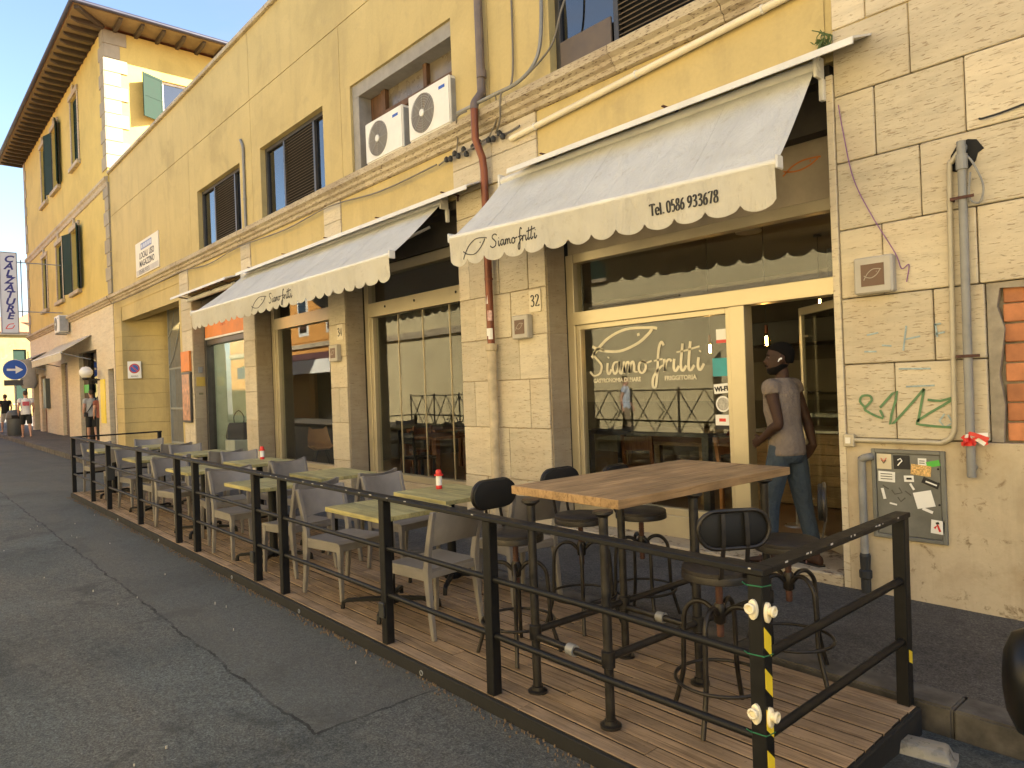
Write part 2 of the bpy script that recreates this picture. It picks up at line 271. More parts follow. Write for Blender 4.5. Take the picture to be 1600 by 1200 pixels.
# ------------------------------------------------------------------ mesh helpers
def cr(pts, n=6, closed=False):
    """Catmull-Rom through points."""
    P = [Vector(p) for p in pts]; out = []; N = len(P)
    rng = range(N if closed else N-1)
    for i in rng:
        if closed: a, b, c, d = P[i-1], P[i], P[(i+1) % N], P[(i+2) % N]
        else: a, b, c, d = P[max(i-1,0)], P[i], P[i+1], P[min(i+2,N-1)]
        for k in range(n):
            t = k/n
            out.append(.5*((2*b)+(c-a)*t+(2*a-5*b+4*c-d)*t*t+(3*b-a-3*c+d)*t**3))
    if not closed: out.append(P[-1])
    return out
class MB:
    def __init__(s): s.v = []; s.f = []; s.mi = []; s.cur = 0
    def quad(s, *p):
        i = len(s.v); s.v += [tuple(q) for q in p]; s.f.append(tuple(range(i, i+len(p)))); s.mi.append(s.cur); return s
    def box(s, x0, x1, y0, y1, z0, z1):
        i = len(s.v)
        s.v += [(x0,y0,z0),(x1,y0,z0),(x1,y1,z0),(x0,y1,z0),(x0,y0,z1),(x1,y0,z1),(x1,y1,z1),(x0,y1,z1)]
        for q in ((0,3,2,1),(4,5,6,7),(0,1,5,4),(1,2,6,5),(2,3,7,6),(3,0,4,7)): s.f.append(tuple(i+k for k in q)); s.mi.append(s.cur)
        return s
    def rings(s, rs, cap=True, closed=False):
        n = len(rs[0]); i = len(s.v)
        for r in rs: s.v += [tuple(p) for p in r]
        m = len(rs)
        for a in range(m if closed else m-1):
            b = (a+1) % m
            for k in range(n):
                s.f.append((i+a*n+k, i+a*n+(k+1) % n, i+b*n+(k+1) % n, i+b*n+k)); s.mi.append(s.cur)
        if cap and not closed:
            s.f.append(tuple(i+k for k in reversed(range(n)))); s.mi.append(s.cur)
            s.f.append(tuple(i+(m-1)*n+k for k in range(n))); s.mi.append(s.cur)
        return s
    def tube(s, path, r, n=8, closed=False, flat=None, upv=None):
        P = [Vector(p) for p in path]; N = len(P); rs = []
        prev = None
        for i in range(N):
            if closed: t = P[(i+1) % N]-P[i-1]
            else: t = P[min(i+1,N-1)]-P[max(i-1,0)]
            t.normalize()
            if prev is None:
                a = Vector(upv) if upv else (Vector((0,0,1)) if abs(t.z) < .9 else Vector((0,1,0)))
                u = (a-t*a.dot(t)).normalized()
            else: u = (prev-t*prev.dot(t)).normalized()
            prev = u; w = t.cross(u)
            rr = r[i] if isinstance(r, (list, tuple)) else r
            ru, rw = (rr, rr) if flat is None else (rr, rr*flat)
            rs.append([P[i]+u*math.cos(2*math.pi*k/n)*ru+w*math.sin(2*math.pi*k/n)*rw for k in range(n)])
        return s.rings(rs, True, closed)
    def bar(s, path, hw, hh, upv=(0,0,1)):
        """rectangular bar along path, half width hw, half height hh (lists allowed)"""
        P = [Vector(p) for p in path]; rs = []
        for i in range(len(P)):
            t = (P[min(i+1,len(P)-1)]-P[max(i-1,0)]).normalized(); a = Vector(upv); u = (a-t*a.dot(t)).normalized(); w = t.cross(u)
            W = hw[i] if isinstance(hw, (list,tuple)) else hw; Hh = hh[i] if isinstance(hh, (list,tuple)) else hh
            rs.append([P[i]+u*Hh+w*W, P[i]-u*Hh+w*W, P[i]-u*Hh-w*W, P[i]+u*Hh-w*W])
        return s.rings(rs)
    def lathe(s, prof, n=20, c=(0,0,0), axis='z'):
        rs = []
        for r, z in prof:
            ring = []
            for k in range(n):
                a = 2*math.pi*k/n; x, y = r*math.cos(a), r*math.sin(a)
                p = {'z':(x,y,z),'y':(x,z,-y),'x':(z,x,y)}[axis]; ring.append((p[0]+c[0],p[1]+c[1],p[2]+c[2]))
            rs.append(ring)
        return s.rings(rs)
    def poly(s, pts, d):
        """extrude closed polygon pts (3D) by vector d"""
        d = Vector(d); a = [Vector(p) for p in pts]; return s.rings([a, [p+d for p in a]])
    def ribbon(s, pts, w, fn, nib=None, lift=.0015):
        """flat stroke: 2D pts -> ribbon of width w, mapped by fn(x,z,off)"""
        P = [Vector((p[0],p[1],0)) for p in pts]; N = len(P); L = []; Rr = []
        for i in range(N):
            t = (P[min(i+1,N-1)]-P[max(i-1,0)]); 
            if t.length < 1e-9: t = Vector((1,0,0))
            t.normalize(); nn = Vector((-t.y,t.x,0)); ww = w*.5
            if nib: ww *= nib+(1-nib)*abs(t.y)
            L.append(P[i]+nn*ww); Rr.append(P[i]-nn*ww)
        rs = [[fn(a.x,a.y,lift), fn(b.x,b.y,lift), fn(b.x,b.y,0), fn(a.x,a.y,0)] for a, b in zip(L, Rr)]
        return s.rings(rs)
    def xf(s, m, start=0):
        for i in range(start, len(s.v)): s.v[i] = tuple(m @ Vector(s.v[i]))
        return s
    def mesh(s, name, mats, smooth=None, bevel=0, seg=1):
        me = bpy.data.meshes.new(name); me.from_pydata(s.v, [], s.f)
        for m in (mats if isinstance(mats, (list,tuple)) else [mats]): me.materials.append(m)
        if isinstance(mats, (list,tuple)) and len(mats) > 1: me.polygons.foreach_set('material_index', s.mi)
        bm = bmesh.new(); bm.from_mesh(me)
        if bevel:
            bmesh.ops.bevel(bm, geom=[e for e in bm.edges if len(e.link_faces) == 2 and e.calc_face_angle(0) > .6], offset=bevel, segments=seg, affect='EDGES', clamp_overlap=True)
        bmesh.ops.recalc_face_normals(bm, faces=bm.faces); bm.to_mesh(me); bm.free()
        if smooth:
            me.polygons.foreach_set('use_smooth', [True]*len(me.polygons)); me.set_sharp_from_angle(angle=R(smooth))
        me.update(); return me
    def build(s, name, mats, parent=None, smooth=None, bevel=0, seg=1, loc=None, kind=None):
        return link(name, s.mesh(name, mats, smooth, bevel, seg), parent, loc, kind)
def link(name, me, parent=None, loc=None, kind=None):
    o = bpy.data.objects.new(name, me); COL.objects.link(o)
    if parent: o.parent = parent
    if loc is not None: o.location = loc
    if kind: o['kind'] = kind
    return o
def tag(o, label, cat, group=None):
    o['label'] = label; o['category'] = cat
    if group: o['group'] = group
    return o
def thing(name, label, cat, loc=(0,0,0), rz=0, group=None, ry=0):
    o = bpy.data.objects.new(name, None); COL.objects.link(o); o.empty_display_size = .1
    o.location = loc; o.rotation_euler = (0, ry, rz); return tag(o, label, cat, group)
def bx(name, mat, parent, x0, x1, y0, y1, z0, z1, bevel=0, kind=None):
    return MB().box(x0,x1,y0,y1,z0,z1).build(name, mat, parent, bevel=bevel, kind=kind)
def copy_tree(o, parent=None):
    c = o.copy(); COL.objects.link(c); c.parent = parent
    for ch in [q for q in o.children]: copy_tree(ch, c)
    return c
def wall_holes(mb, x0, x1, z0, z1, holes, yf, depth, back=True):
    xs = sorted({x0, x1}|{h[0] for h in holes}|{h[1] for h in holes}); zs = sorted({z0, z1}|{h[2] for h in holes}|{h[3] for h in holes})
    inh = lambda x, z: any(h[0] < x < h[1] and h[2] < z < h[3] for h in holes)
    for a, b in zip(xs, xs[1:]):
        for c, d in zip(zs, zs[1:]):
            if inh((a+b)/2, (c+d)/2): continue
            mb.quad((a,yf,c),(b,yf,c),(b,yf,d),(a,yf,d))
            if back: mb.quad((a,yf+depth,d),(b,yf+depth,d),(b,yf+depth,c),(a,yf+depth,c))
    y2 = yf+depth
    for h in holes:
        a, b, c, d = h
        mb.quad((a,yf,c),(a,yf,d),(a,y2,d),(a,y2,c)); mb.quad((b,yf,d),(b,yf,c),(b,y2,c),(b,y2,d))
        if d < z1-1e-6: mb.quad((a,yf,d),(b,yf,d),(b,y2,d),(a,y2,d))
        if c > z0+1e-6: mb.quad((a,yf,c),(a,y2,c),(b,y2,c),(b,yf,c))
    mb.quad((x0,yf,z0),(x0,yf,z1),(x0,y2,z1),(x0,y2,z0)); mb.quad((x1,yf,z1),(x1,yf,z0),(x1,y2,z0),(x1,y2,z1))
    mb.quad((x0,yf,z1),(x1,yf,z1),(x1,y2,z1),(x0,y2,z1)); mb.quad((x0,yf,z0),(x0,y2,z0),(x1,y2,z0),(x1,yf,z0))
    return mb
def text_mesh(s, size, mat, shear=0, off=0, space=1.0, depth=.0008):
    cu = bpy.data.curves.new('lettering', 'FONT'); cu.body = s; cu.size = size; cu.shear = shear; cu.offset = off; cu.space_character = space
    cu.extrude = depth; cu.align_x = 'CENTER'; cu.align_y = 'CENTER'; cu.resolution_u = 3; cu.materials.append(mat)
    t = bpy.data.objects.new('tmp', cu); COL.objects.link(t)
    dg = bpy.context.evaluated_depsgraph_get(); me = bpy.data.meshes.new_from_object(t.evaluated_get(dg))
    bpy.data.objects.remove(t); bpy.data.curves.remove(cu); me.name = 'lettering'; return me
def text(s, size, mat, parent, loc, rot=(math.pi/2,0,0), shear=0, off=0, space=1.0, sx=1.0, name='lettering'):
    o = link(name, text_mesh(s, size, mat, shear, off, space), parent, loc); o.rotation_euler = rot; o.scale = (sx,1,1); return o
SIAMO = [[(.75,.95),(.55,1.06),(.3,.98),(.25,.8),(.45,.6),(.6,.4),(.5,.13),(.2,.05),(0,.2)],
 [(.9,.5),(.87,.2),(.95,.08),(1.08,.25)], [(.93,.68),(.96,.72)],
 [(1.45,.5),(1.25,.5),(1.14,.3),(1.23,.08),(1.4,.25),(1.47,.52),(1.46,.2),(1.55,.08),(1.66,.3)],
 [(1.68,.52),(1.7,.08)], [(1.7,.1),(1.75,.38),(1.88,.5),(1.93,.35),(1.92,.08)], [(1.92,.1),(1.98,.38),(2.1,.5),(2.16,.35),(2.16,.15),(2.3,.12)],
 [(2.55,.5),(2.4,.4),(2.38,.16),(2.53,.07),(2.68,.24),(2.65,.44),(2.5,.5),(2.7,.42),(2.95,.48)],
 [(3.5,.98),(3.4,1.12),(3.27,.85),(3.2,.2),(3.1,-.4),(2.97,-.42),(3.0,-.1),(3.3,.22),(3.45,.3)], [(3.05,.47),(3.42,.52)],
 [(3.5,.52),(3.5,.08)], [(3.5,.1),(3.57,.38),(3.7,.5),(3.8,.42)], [(3.92,.5),(3.88,.2),(3.96,.08),(4.1,.25)],
 [(4.28,1.0),(4.18,.25),(4.26,.08),(4.4,.25)], [(4.6,1.05),(4.49,.25),(4.57,.08),(4.72,.25)], [(4.02,.72),(4.4,.76),(4.95,.86)],
 [(4.9,.5),(4.86,.2),(4.95,.08),(5.1,.28)], [(4.95,.68),(4.98,.72)]]
FISH = [[(0,0),(.12,.22),(.32,.5),(.62,.68),(1.0,.66),(1.12,.62)], [(.02,.30),(.2,.17),(.5,.12),(.8,.28),(.98,.5),(1.04,.62)], [(.80,.50),(.84,.52)]]
DIG = {'T':[[(0,1),(.62,1)],[(.31,1),(.31,0)],[(.2,0),(.42,0)],[(0,1),(0,.85)],[(.62,1),(.62,.85)]], 'e':[[(.04,.34),(.4,.34),(.38,.55),(.22,.64),(.05,.5),(.03,.25),(.14,.03),(.28,.0),(.42,.12)]],
 'l':[[(.12,1),(.12,0)],[(.0,0),(.24,0)],[(.0,.97),(.12,1)]], '.':[[(.03,.05),(.17,.05)],[(.10,.0),(.10,.12)]],
 '0':[[(.25,1),(.07,.85),(.03,.5),(.07,.15),(.25,0),(.43,.15),(.47,.5),(.43,.85),(.25,1)]],
 '5':[[(.43,1),(.14,1),(.1,.55),(.27,.62),(.44,.46),(.44,.2),(.25,.0),(.05,.08)]], '8':[[(.25,.54),(.09,.68),(.1,.92),(.25,1),(.4,.92),(.41,.68),(.25,.54),(.06,.36),(.06,.1),(.25,0),(.44,.1),(.44,.36),(.25,.54)]],
 '6':[[(.44,.97),(.22,.85),(.06,.5),(.06,.16),(.24,0),(.43,.14),(.43,.42),(.26,.57),(.08,.42)]], '9':[[(.06,.03),(.28,.15),(.44,.5),(.44,.84),(.26,1),(.07,.86),(.07,.58),(.24,.43),(.42,.58)]],
 '3':[[(.06,.84),(.2,1),(.4,.9),(.38,.66),(.2,.54),(.4,.44),(.44,.18),(.24,0),(.04,.1)]], '7':[[(.04,1),(.46,1),(.2,0)],[(.04,1),(.04,.88)]],
 '2':[[(.06,.8),(.14,.97),(.3,1),(.43,.86),(.38,.62),(.05,.02)],[(.05,.02),(.46,.02),(.47,.14)]], '4':[[(.36,0),(.36,1),(.02,.32),(.5,.32)]]}
def strokes(mb, sl, w, fn, s=1, ox=0, oz=0, sx=1, nib=None, n=5, lift=.0015):
    for st in sl:
        pts = [((p[0]*sx*s)+ox, p[1]*s+oz) for p in st]
        pp = [(q.x,q.y) for q in cr([(a,b,0) for a,b in pts], n)] if len(pts) > 2 else pts
        mb.ribbon(pp, w, fn, nib, lift)
def digits(mb, s, h, w, fn, ox, oz, adv=.62, sx=1., nib=.4):
    x = ox
    for ch in s:
        if ch == ' ': x += .3*h*sx; continue
        if ch in DIG:
            for st in DIG[ch]:
                sharp = ch in 'Tl74.'; pts = [(p[0]*h*sx+x, p[1]*h+oz) for p in st]
                pp = pts if (sharp or len(pts) < 3) else [(q.x,q.y) for q in cr([(a,b,0) for a,b in pts], 5)]
                mb.ribbon(pp, w, fn, nib)
        x += {'l':.38,'.':.3,'e':.55,'T':.74}.get(ch, adv)*h*sx
    return x
# ------------------------------------------------------------------ ground
def strip(name, mat, ys, zs, x0, x1, nx, jit=0):
    mb = MB(); rnd = random.Random(3)
    P = [[(x0+(x1-x0)*i/nx, y, gz(x0+(x1-x0)*i/nx)+z+(rnd.uniform(-jit, jit) if 0 < j < len(ys)-1 else 0)) for j, (y, z) in enumerate(zip(ys, zs))] for i in range(nx+1)]
    for i in range(nx):
        for j in range(len(ys)-1): mb.quad(P[i][j], P[i+1][j], P[i+1][j+1], P[i][j+1])
    o = mb.build(name, mat, None, smooth=40); o['kind'] = 'structure'; return o
strip('ground', GROUND, [-900,900], [-.26,-.26], -900, 900, 2)
strip('road', ASPH, [-8.0,-7,-6,-5,-4.2,-3.6,-3.13,-2.4,-1.66], [-.14,-.11,-.075,-.055,-.06,-.068,-.078,-.105,-.14], -130, 60, 380, .006)
strip('pavement', ASPH2, [-1.45,-.8,.0,.6], [-.004,.0,.004,.004], -130, 60, 190, .004)
strip('pavement_opposite', ASPH2, [-10.6,-8.2], [.0,.0], -130, 60, 4)
krb = MB().box(-130,60,-8.2,-8.0,-.4,.0); ko = krb.build('kerb_opposite', KERB); ko['kind'] = 'structure'; ko.rotation_euler.y = math.atan(G); ko.location.z = -2*G
kerb = bpy.data.objects.new('kerb', None); COL.objects.link(kerb); kerb['kind'] = 'structure'; kerb.rotation_euler.y = math.atan(G); kerb.location.z = -2*G
kme = [MB().box(.002,1.198,-1.655,-1.45,-.4,.001+d).mesh('kerb_stone', KERB, None, .010, 2) for d in (0,.003,-.003)]
for i in range(52): link('kerb_stone', kme[i % 3], kerb, (-58+i*1.2+.4, random.uniform(-.006,.006), 0))
bx('kerb_run', KERB, kerb, -130, -57.62, -1.65, -1.45, -.4, 0)
# litter flecks on the road
fl = MB(); rnd = random.Random(11)
for i in range(34):
    x, y = rnd.uniform(-12,-1.2), rnd.uniform(-5.4,-3.2); s = rnd.uniform(.003,.007); a = rnd.uniform(0,3)
    z = gz(x)-.058-.012*max(0,(y+4.2))
    ca, sa = math.cos(a)*s, math.sin(a)*s
    fl.rings([[(x+ca,y+sa,z-.01),(x-sa,y+ca,z-.01),(x-ca*.7,y-sa*.7,z-.01),(x+sa,y-ca,z-.01)],[(x+ca,y+sa,z+.012),(x-sa,y+ca,z+.011),(x-ca*.7,y-sa*.7,z+.012),(x+sa,y-ca,z+.012)]])
o = fl.build('litter_flecks', M('pale_litter', (.40,.37,.31), .8, rnd=.3)); o['kind'] = 'stuff'; tag(o, 'pale bits of litter scattered on the road', 'litter')

gr = MB(); rnd = random.Random(31)
for i in range(900):
    x = rnd.uniform(-14,-1.2); y = -3.158-abs(rnd.gauss(0,.035)); s = rnd.uniform(.002,.007); a = rnd.uniform(0,3); z = gz(x)-.078
    ca, sa = math.cos(a)*s, math.sin(a)*s*rnd.uniform(.4,1)
    gr.rings([[(x+ca,y+sa,z-.01),(x-sa,y+ca,z-.01),(x-ca,y-sa,z-.01),(x+sa,y-ca,z-.01)],[(x+ca,y+sa,z+.010),(x-sa,y+ca,z+.012),(x-ca,y-sa,z+.010),(x+sa,y-ca,z+.011)]])
o = gr.build('gutter_grit', M('brown_grit', (.16,.11,.065), .95, var=.4, vs=60)); o['kind'] = 'stuff'; tag(o, 'brown grit and dead leaf bits along the platform edge', 'grit')
# ------------------------------------------------------------------ low yellow building
LB = thing('yellow_building', 'low yellow plastered building with travertine pillars and shops at street level', 'building')
WIN = [(-16.77,-14.2,4.96,6.33),(-13.17,-10.6,4.96,6.33),(-9.70,-7.12,4.96,6.33),(-5.38,-2.8,4.96,6.33)]
wall_holes(MB(), -24.84, 14, 4.04, 8.72, WIN, .014, .35).build('upper_wall', YEL, LB)
XP = [-24.84,-17.3,-13.58,-10.0,-6.4,-2.42]
for i, (a, b) in enumerate(zip(XP, XP[1:])):
    h = [w for w in WIN if a < w[0] < b]
    wall_holes(MB(), a+.006, b-.006, 4.90, 7.38, h, 0, .013, False).build('plaster_panel', YEL, LB)
for a, b in ((-24.84,-13.6),(-13.59,-2.42)): wall_holes(MB(), a+.002, b-.002, 7.395, 8.72, [], 0, .013, False).build('plaster_panel', YEL, LB)
for i in range(22):
    x0 = -24.84+i*1.77; bx('coping_stone', TRIMST, LB, x0+.003, x0+1.765, -.07, .5, 8.722, 8.81, .01)
bx('roof', ROOFT, LB, -18.4, 14, .36, 10, 8.5, 8.7); bx('roof', ROOFT, LB, -24.8, -18.41, .36, 1.8, 8.5, 8.7); bx('rear_wall', TAN, LB, -18.4, 14, 9.9, 10.1, -.2, 8.5); bx('side_wall', TAN, LB, 13.8, 14.0, .3, 9.9, -.2, 8.5)
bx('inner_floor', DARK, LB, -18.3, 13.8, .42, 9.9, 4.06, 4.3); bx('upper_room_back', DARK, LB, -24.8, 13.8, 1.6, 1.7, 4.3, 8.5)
# cornice stones
prof = [(-.02,4.67),(-.05,4.68),(-.06,4.73),(-.10,4.75),(-.11,4.79),(-.165,4.82),(-.17,4.90),(-.15,4.915),(-.02,4.955)]
rnd = random.Random(5)
x = -24.84; pm = {}
while x < -2.45:
    L = min(rnd.choice((1.2,1.5,1.8)), -2.42-x)
    q = rnd.uniform(-.006,.006)
    MB().rings([[(xx, y+q, z) for y, z in prof]+[(xx,.02,4.955),(xx,.02,4.67)] for xx in (x+.003, x+L-.003)]).build('cornice_stone', TRIMST, LB)
    x += L
# yellow frieze between the stone blocks, and the blocks
BL = [(-18.24,-17.6),(-14.28,-13.78),(-10.66,-10.1),(-7.15,-5.62)]
fx = [-24.84]+[v for b in BL for v in b]+[-2.42]
for a, b in zip(fx[0::2], fx[1::2]):
    if b-a > .05: bx('frieze_panel', YEL, LB, a+.003, b-.003, .0, .012, 4.46 if a < -20 else 4.05, 4.668)
for a, b in BL:
    n = max(1, round((b-a)/.62))
    for k in range(n):
        p, q = a+(b-a)*k/n, a+(b-a)*(k+1)/n; bx('stone_slab', TRAV, LB, p+.003, q-.003, -.022, .012, 4.37, 4.666, .005); bx('stone_slab', TRAV, LB, p+.003, q-.003, -.021, .012, 4.053, 4.364, .003)
# pillars with slabs
CZ = [-.25,.55,1.15,1.71,2.21,2.73,3.24,3.75,4.047]
def pillar(x0, x1, patt, reveal=True):
    p = bx('pillar', MORTAR, LB, x0+.02, x1-.004, .022, .46, -.25, 4.04)
    for i, (a, b) in enumerate(zip(CZ, CZ[1:])):
        cuts = [x0]+[x0+(x1-x0)*c for c in patt[i % len(patt)]]+[x1]
        for c, d in zip(cuts, cuts[1:]):
            o = rnd.uniform(-.005,.003)
            bx('stone_slab', TRAV, p, c+.0035, d-.0035, o, .02, a+.0035, b-.0035, .005)
    for i, (a, b) in enumerate(zip(CZ[::2], CZ[2::2])):     # reveal slabs on both flanks
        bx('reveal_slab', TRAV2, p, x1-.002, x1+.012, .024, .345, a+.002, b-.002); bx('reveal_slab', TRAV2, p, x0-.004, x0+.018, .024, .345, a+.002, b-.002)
    return p
pillar(-7.14,-5.58, [[.28,.72],[.55],[.16,.42,.8],[.35,.7],[.2,.62],[.14,.5,.82],[.3,.66],[.48]])
pillar(-10.66,-10.11, [[],[],[.5],[]]); pillar(-14.33,-13.74, [[],[],[],[.4]]); pillar(-18.24,-17.48, [[],[.5],[],[]])
# beam over the shop openings
bx('lintel', DSOFFIT, LB, -18.2, -2.42, .05, .44, 3.93, 4.045)
# ------------------------------------------------------------------ stone clad wall to the right of the door
SW = bx('stone_wall', MORTAR, LB, -2.36, 1.2, .10, .4, 1.14, 8.5)
bx('stone_wall_end', TRAV, LB, 1.2, 13.8, 0, .4, -.3, 8.7)
rows = [(1.152,1.71,[-2.37,-2.01,-1.43],[-.52,.1,.8,1.19]),(1.71,2.21,[-2.37,-1.74,-1.43],[-.52,-.1,.6,1.19]),(2.21,2.73,[-2.37,-2.06,-1.46,-.8,0,.7,1.19],0),
 (2.73,3.24,[-2.37,-1.79,-1.1,-.4,.4,1.19],0),(3.24,3.75,[-2.37,-2.08,-1.5,-.7,.1,.8,1.19],0),(3.75,4.26,[-2.37,-1.83,-1.0,-.2,.5,1.19],0),(4.26,4.77,[-2.37,-2.12,-1.4,-.6,.2,1.19],0),(4.77,5.28,[-2.37,-1.7,-.9,0,1.19],0),(5.28,5.8,[-2.37,-2.0,-1.2,-.4,.4,1.19],0),(5.8,6.9,[-2.37,-1.2,0,1.19],0),(6.9,8.7,[-2.37,-1.2,0,1.19],0)]
for a, b, xs, xs2 in rows:
    for L in (xs, xs2 or []):
        for c, d in zip(L, L[1:]):
            o = rnd.uniform(-.006,.003); bx('stone_slab', TRAV, SW, c+.004, d-.004, o, .12, a+.004, b-.004, .006)
wall_holes(MB(), -2.37, 1.19, -.3, 1.146, [], -.012, .4).build('base_render', BASEC, LB)
bx('corner_stone', TRAV, LB, -2.425, -2.372, -.014, .44, -.2, 3.93, .004)
# bricked-up hatch
HB = bx('brick_hatch', CEM, LB, -1.425, -.525, .085, .2, 1.148, 2.208)
bm_ = [MB().box(0,.243,0,.07,0,.118).mesh('brick', BRICK, None, .006, 1), MB().box(0,.118,0,.07,0,.118).mesh('brick', BRICK, None, .006, 1)]
for r in range(8):
    z = 1.158+r*.1305; x = -1.34+(0 if r % 2 else -.0)
    seq = [0,0,0] if r % 2 == 0 else [1,0,0,1]
    for q in seq:
        link('brick', bm_[q], HB, (x, .045+rnd.uniform(-.008,.008), z+rnd.uniform(-.003,.003))); x += (.243,.118)[q]+.014
MB().poly([(-1.425,.0,1.15),(-1.36,.0,1.15),(-1.345,.0,1.4),(-1.37,.0,1.6),(-1.33,.0,1.9),(-1.37,0,2.05),(-1.35,0,2.17),(-1.2,0,2.16),(-1.05,0,2.18),(-.9,0,2.165),(-.53,0,2.17),(-.53,0,2.207),(-1.425,0,2.207)], (0,.09,0)).xf(Matrix.Translation((0,.02,0))).build('cement_edge', CEM, HB)
# ------------------------------------------------------------------ shopfronts
def frame(parts, mat=ALU, name='shopfront', parent=LB, bevel=.004):
    mb = MB()
    for p in parts: mb.box(*p)
    return mb.build(name, mat, parent, bevel=bevel)
def pane(parent, x0, x1, z0, z1, y, mat=GLASS, name='pane'): return bx(name, mat, parent, x0, x1, y, y+.006, z0, z1)
# bay with the door
S2 = frame([(-5.565,-5.455,.31,.45,.0,3.08),(-5.455,-2.43,.30,.46,2.29,2.435),(-5.455,-2.43,.32,.44,2.985,3.085),(-3.525,-3.375,.31,.45,.09,2.29),(-5.455,-3.525,.31,.45,.09,.30),(-2.47,-2.43,.32,.44,.1,2.985)])
frame([(-5.455,-5.40,.335,.415,.30,2.29),(-3.58,-3.525,.335,.415,.30,2.29),(-5.40,-3.58,.335,.415,.30,.37),(-5.40,-3.58,.335,.415,2.235,2.29)], ALU, 'sash', S2)
pane(S2, -5.40, -3.58, .37, 2.235, .37); pane(S2, -5.455, -2.47, 2.435, 2.985, .38)
frame([(-5.3,-4.1,.37,.40,2.46,2.48),(-5.42,-5.40,.40,.43,2.45,2.97)], ALUD, 'vent_sash', S2)
bx('fascia_panel', M('cream_fascia',(.42,.35,.25),.8), S2, -5.57, -2.43, .36, .40, 3.09, 3.93); bx('shutter_box', DSOFFIT, S2, -5.57, -2.43, .20, .355, 3.60, 3.93)
bx('gap_strip', DARK, S2, -5.578, -5.567, .30, .45, .0, 3.93)
frame([(-5.455,-2.43,.305,.318,2.33,2.345),(-5.455,-2.43,.305,.318,2.40,2.408)], ALUD, 'groove', S2)
fy = lambda y: (lambda x, z, o: (x, y-o, z))
mb = MB(); strokes(mb, FISH, .014, fy(.357), .135, -2.98, 3.36, sx=2.2); mb.build('fish_emblem', ORNG, S2)
bx('threshold_step', TRIMST, LB, -5.56, -2.43, -.03, .62, -.2, .095, .01)
# the door, swung inwards
dr = bpy.data.objects.new('door', None); COL.objects.link(dr); dr.parent = LB; dr.location = (-2.49,.40,0); dr.rotation_euler = (0,0,R(-40))
frame([(-.90,-.86,-.02,.02,.11,2.27),(-.05,-.0,-.02,.02,.11,2.27),(-.86,-.05,-.02,.02,.11,.2),(-.86,-.05,-.02,.02,2.2,2.27)], ALU, 'door_frame', dr)
bx('pane', GLASS, dr, -.86, -.05, -.003, .003, .2, 2.2)
MB().tube([(-.76,-.06,.32),(-.76,-.06,2.18)], .017, 12).tube([(-.76,-.06,.5),(-.76,-.0,.5)], .01, 8).tube([(-.76,-.06,2.0),(-.76,-.0,2.0)], .01, 8).build('handle', ALU, dr, smooth=40)
# lettering and stickers on the big pane
YG = .368
mb = MB(); strokes(mb, SIAMO, .030, fy(YG), .29, -5.30, 1.705, sx=.985, nib=.5); mb.build('glass_lettering', ETCH, S2)
mb = MB(); strokes(mb, FISH, .036, fy(YG), .40, -5.27, 1.92, sx=2.0, nib=.75); mb.build('glass_fish_emblem', ETCH, S2)
text('GASTRONOMIA DI MARE', .062, ETCH, S2, (-4.93,YG,1.66), off=.0022, sx=.93); text('FRIGGITORIA', .062, ETCH, S2, (-4.12,YG,1.66), off=.0022, sx=1.0)
def sticker(parent, x0, x1, z0, z1, y, mat, tilt=0, name='sticker', th=.0015):
    o = MB().box(-(x1-x0)/2,(x1-x0)/2,-th,0,-(z1-z0)/2,(z1-z0)/2).build(name, mat, parent, loc=((x0+x1)/2,y,(z0+z1)/2)); o.rotation_euler = (0,R(tilt),0); return o
sticker(S2,-3.70,-3.59,1.97,2.10,YG,WHITE); sticker(S2,-3.70,-3.59,1.97,2.0,YG-.002,RED); sticker(S2,-3.75,-3.58,1.66,1.83,YG,TEAL)
w = sticker(S2,-3.745,-3.58,1.50,1.59,YG,WHITE,-4); text('WI-FI', .06, INK, S2, (-3.665,YG-.003,1.54), off=.003, rot=(math.pi/2,R(-4),0))
MB().lathe([(.001,0),(.075,0),(.075,.0015),(.001,.0015)], 24, (-3.655,YG-.0016,1.40), 'y').build('round_sticker', WHITE, S2)
MB().lathe([(.001,0),(.06,0),(.06,.001),(.001,.001)], 24, (-3.655,YG-.003,1.40), 'y').build('round_sticker_face', M('grey_print',(.4,.38,.34),.6,var=.4,vs=40), S2)
sticker(S2,-3.74,-3.585,1.20,1.30,YG,WHITE); sticker(S2,-3.70,-3.63,1.235,1.265,YG-.002,RED); sticker(S2,-3.74,-3.585,1.165,1.195,YG,INK)
# bay with four frameless folding leaves
S3 = frame([(-10.02,-9.90,.30,.44,.0,3.93),(-9.90,-7.19,.30,.46,2.80,3.02),(-9.90,-7.19,.30,.44,3.42,3.56),(-7.19,-7.145,.30,.44,.0,3.93),(-9.90,-7.19,.31,.45,.28,.37),(-9.90,-9.82,.32,.42,.37,2.80)])
bx('plinth', TRAV2, S3, -9.90, -7.19, .28, .46, -.2, .278); bx('shutter_box', DSOFFIT, S3, -9.90, -7.19, .25, .44, 3.565, 3.93); bx('gap_strip', DARK, S3, -10.10, -10.022, .32, .45, 0, 3.93)
for x in (-9.4,-8.6,-7.6): MB().lathe([(.001,0),(.018,0),(.018,.006),(.001,.006)], 10, (x,.292,2.93), 'y').build('cap', DARK, S3)
lx = [-9.815,-9.16,-8.51,-7.86,-7.2]
for a, b in zip(lx, lx[1:]): pane(S3, a+.005, b-.005, .375, 2.795, .375, name='glass_leaf'); bx('leaf_edge', ALU, S3, b-.008, b+.002, .368, .388, .375, 2.795)
pane(S3, -9.9, -7.19, 3.02, 3.42, .37)
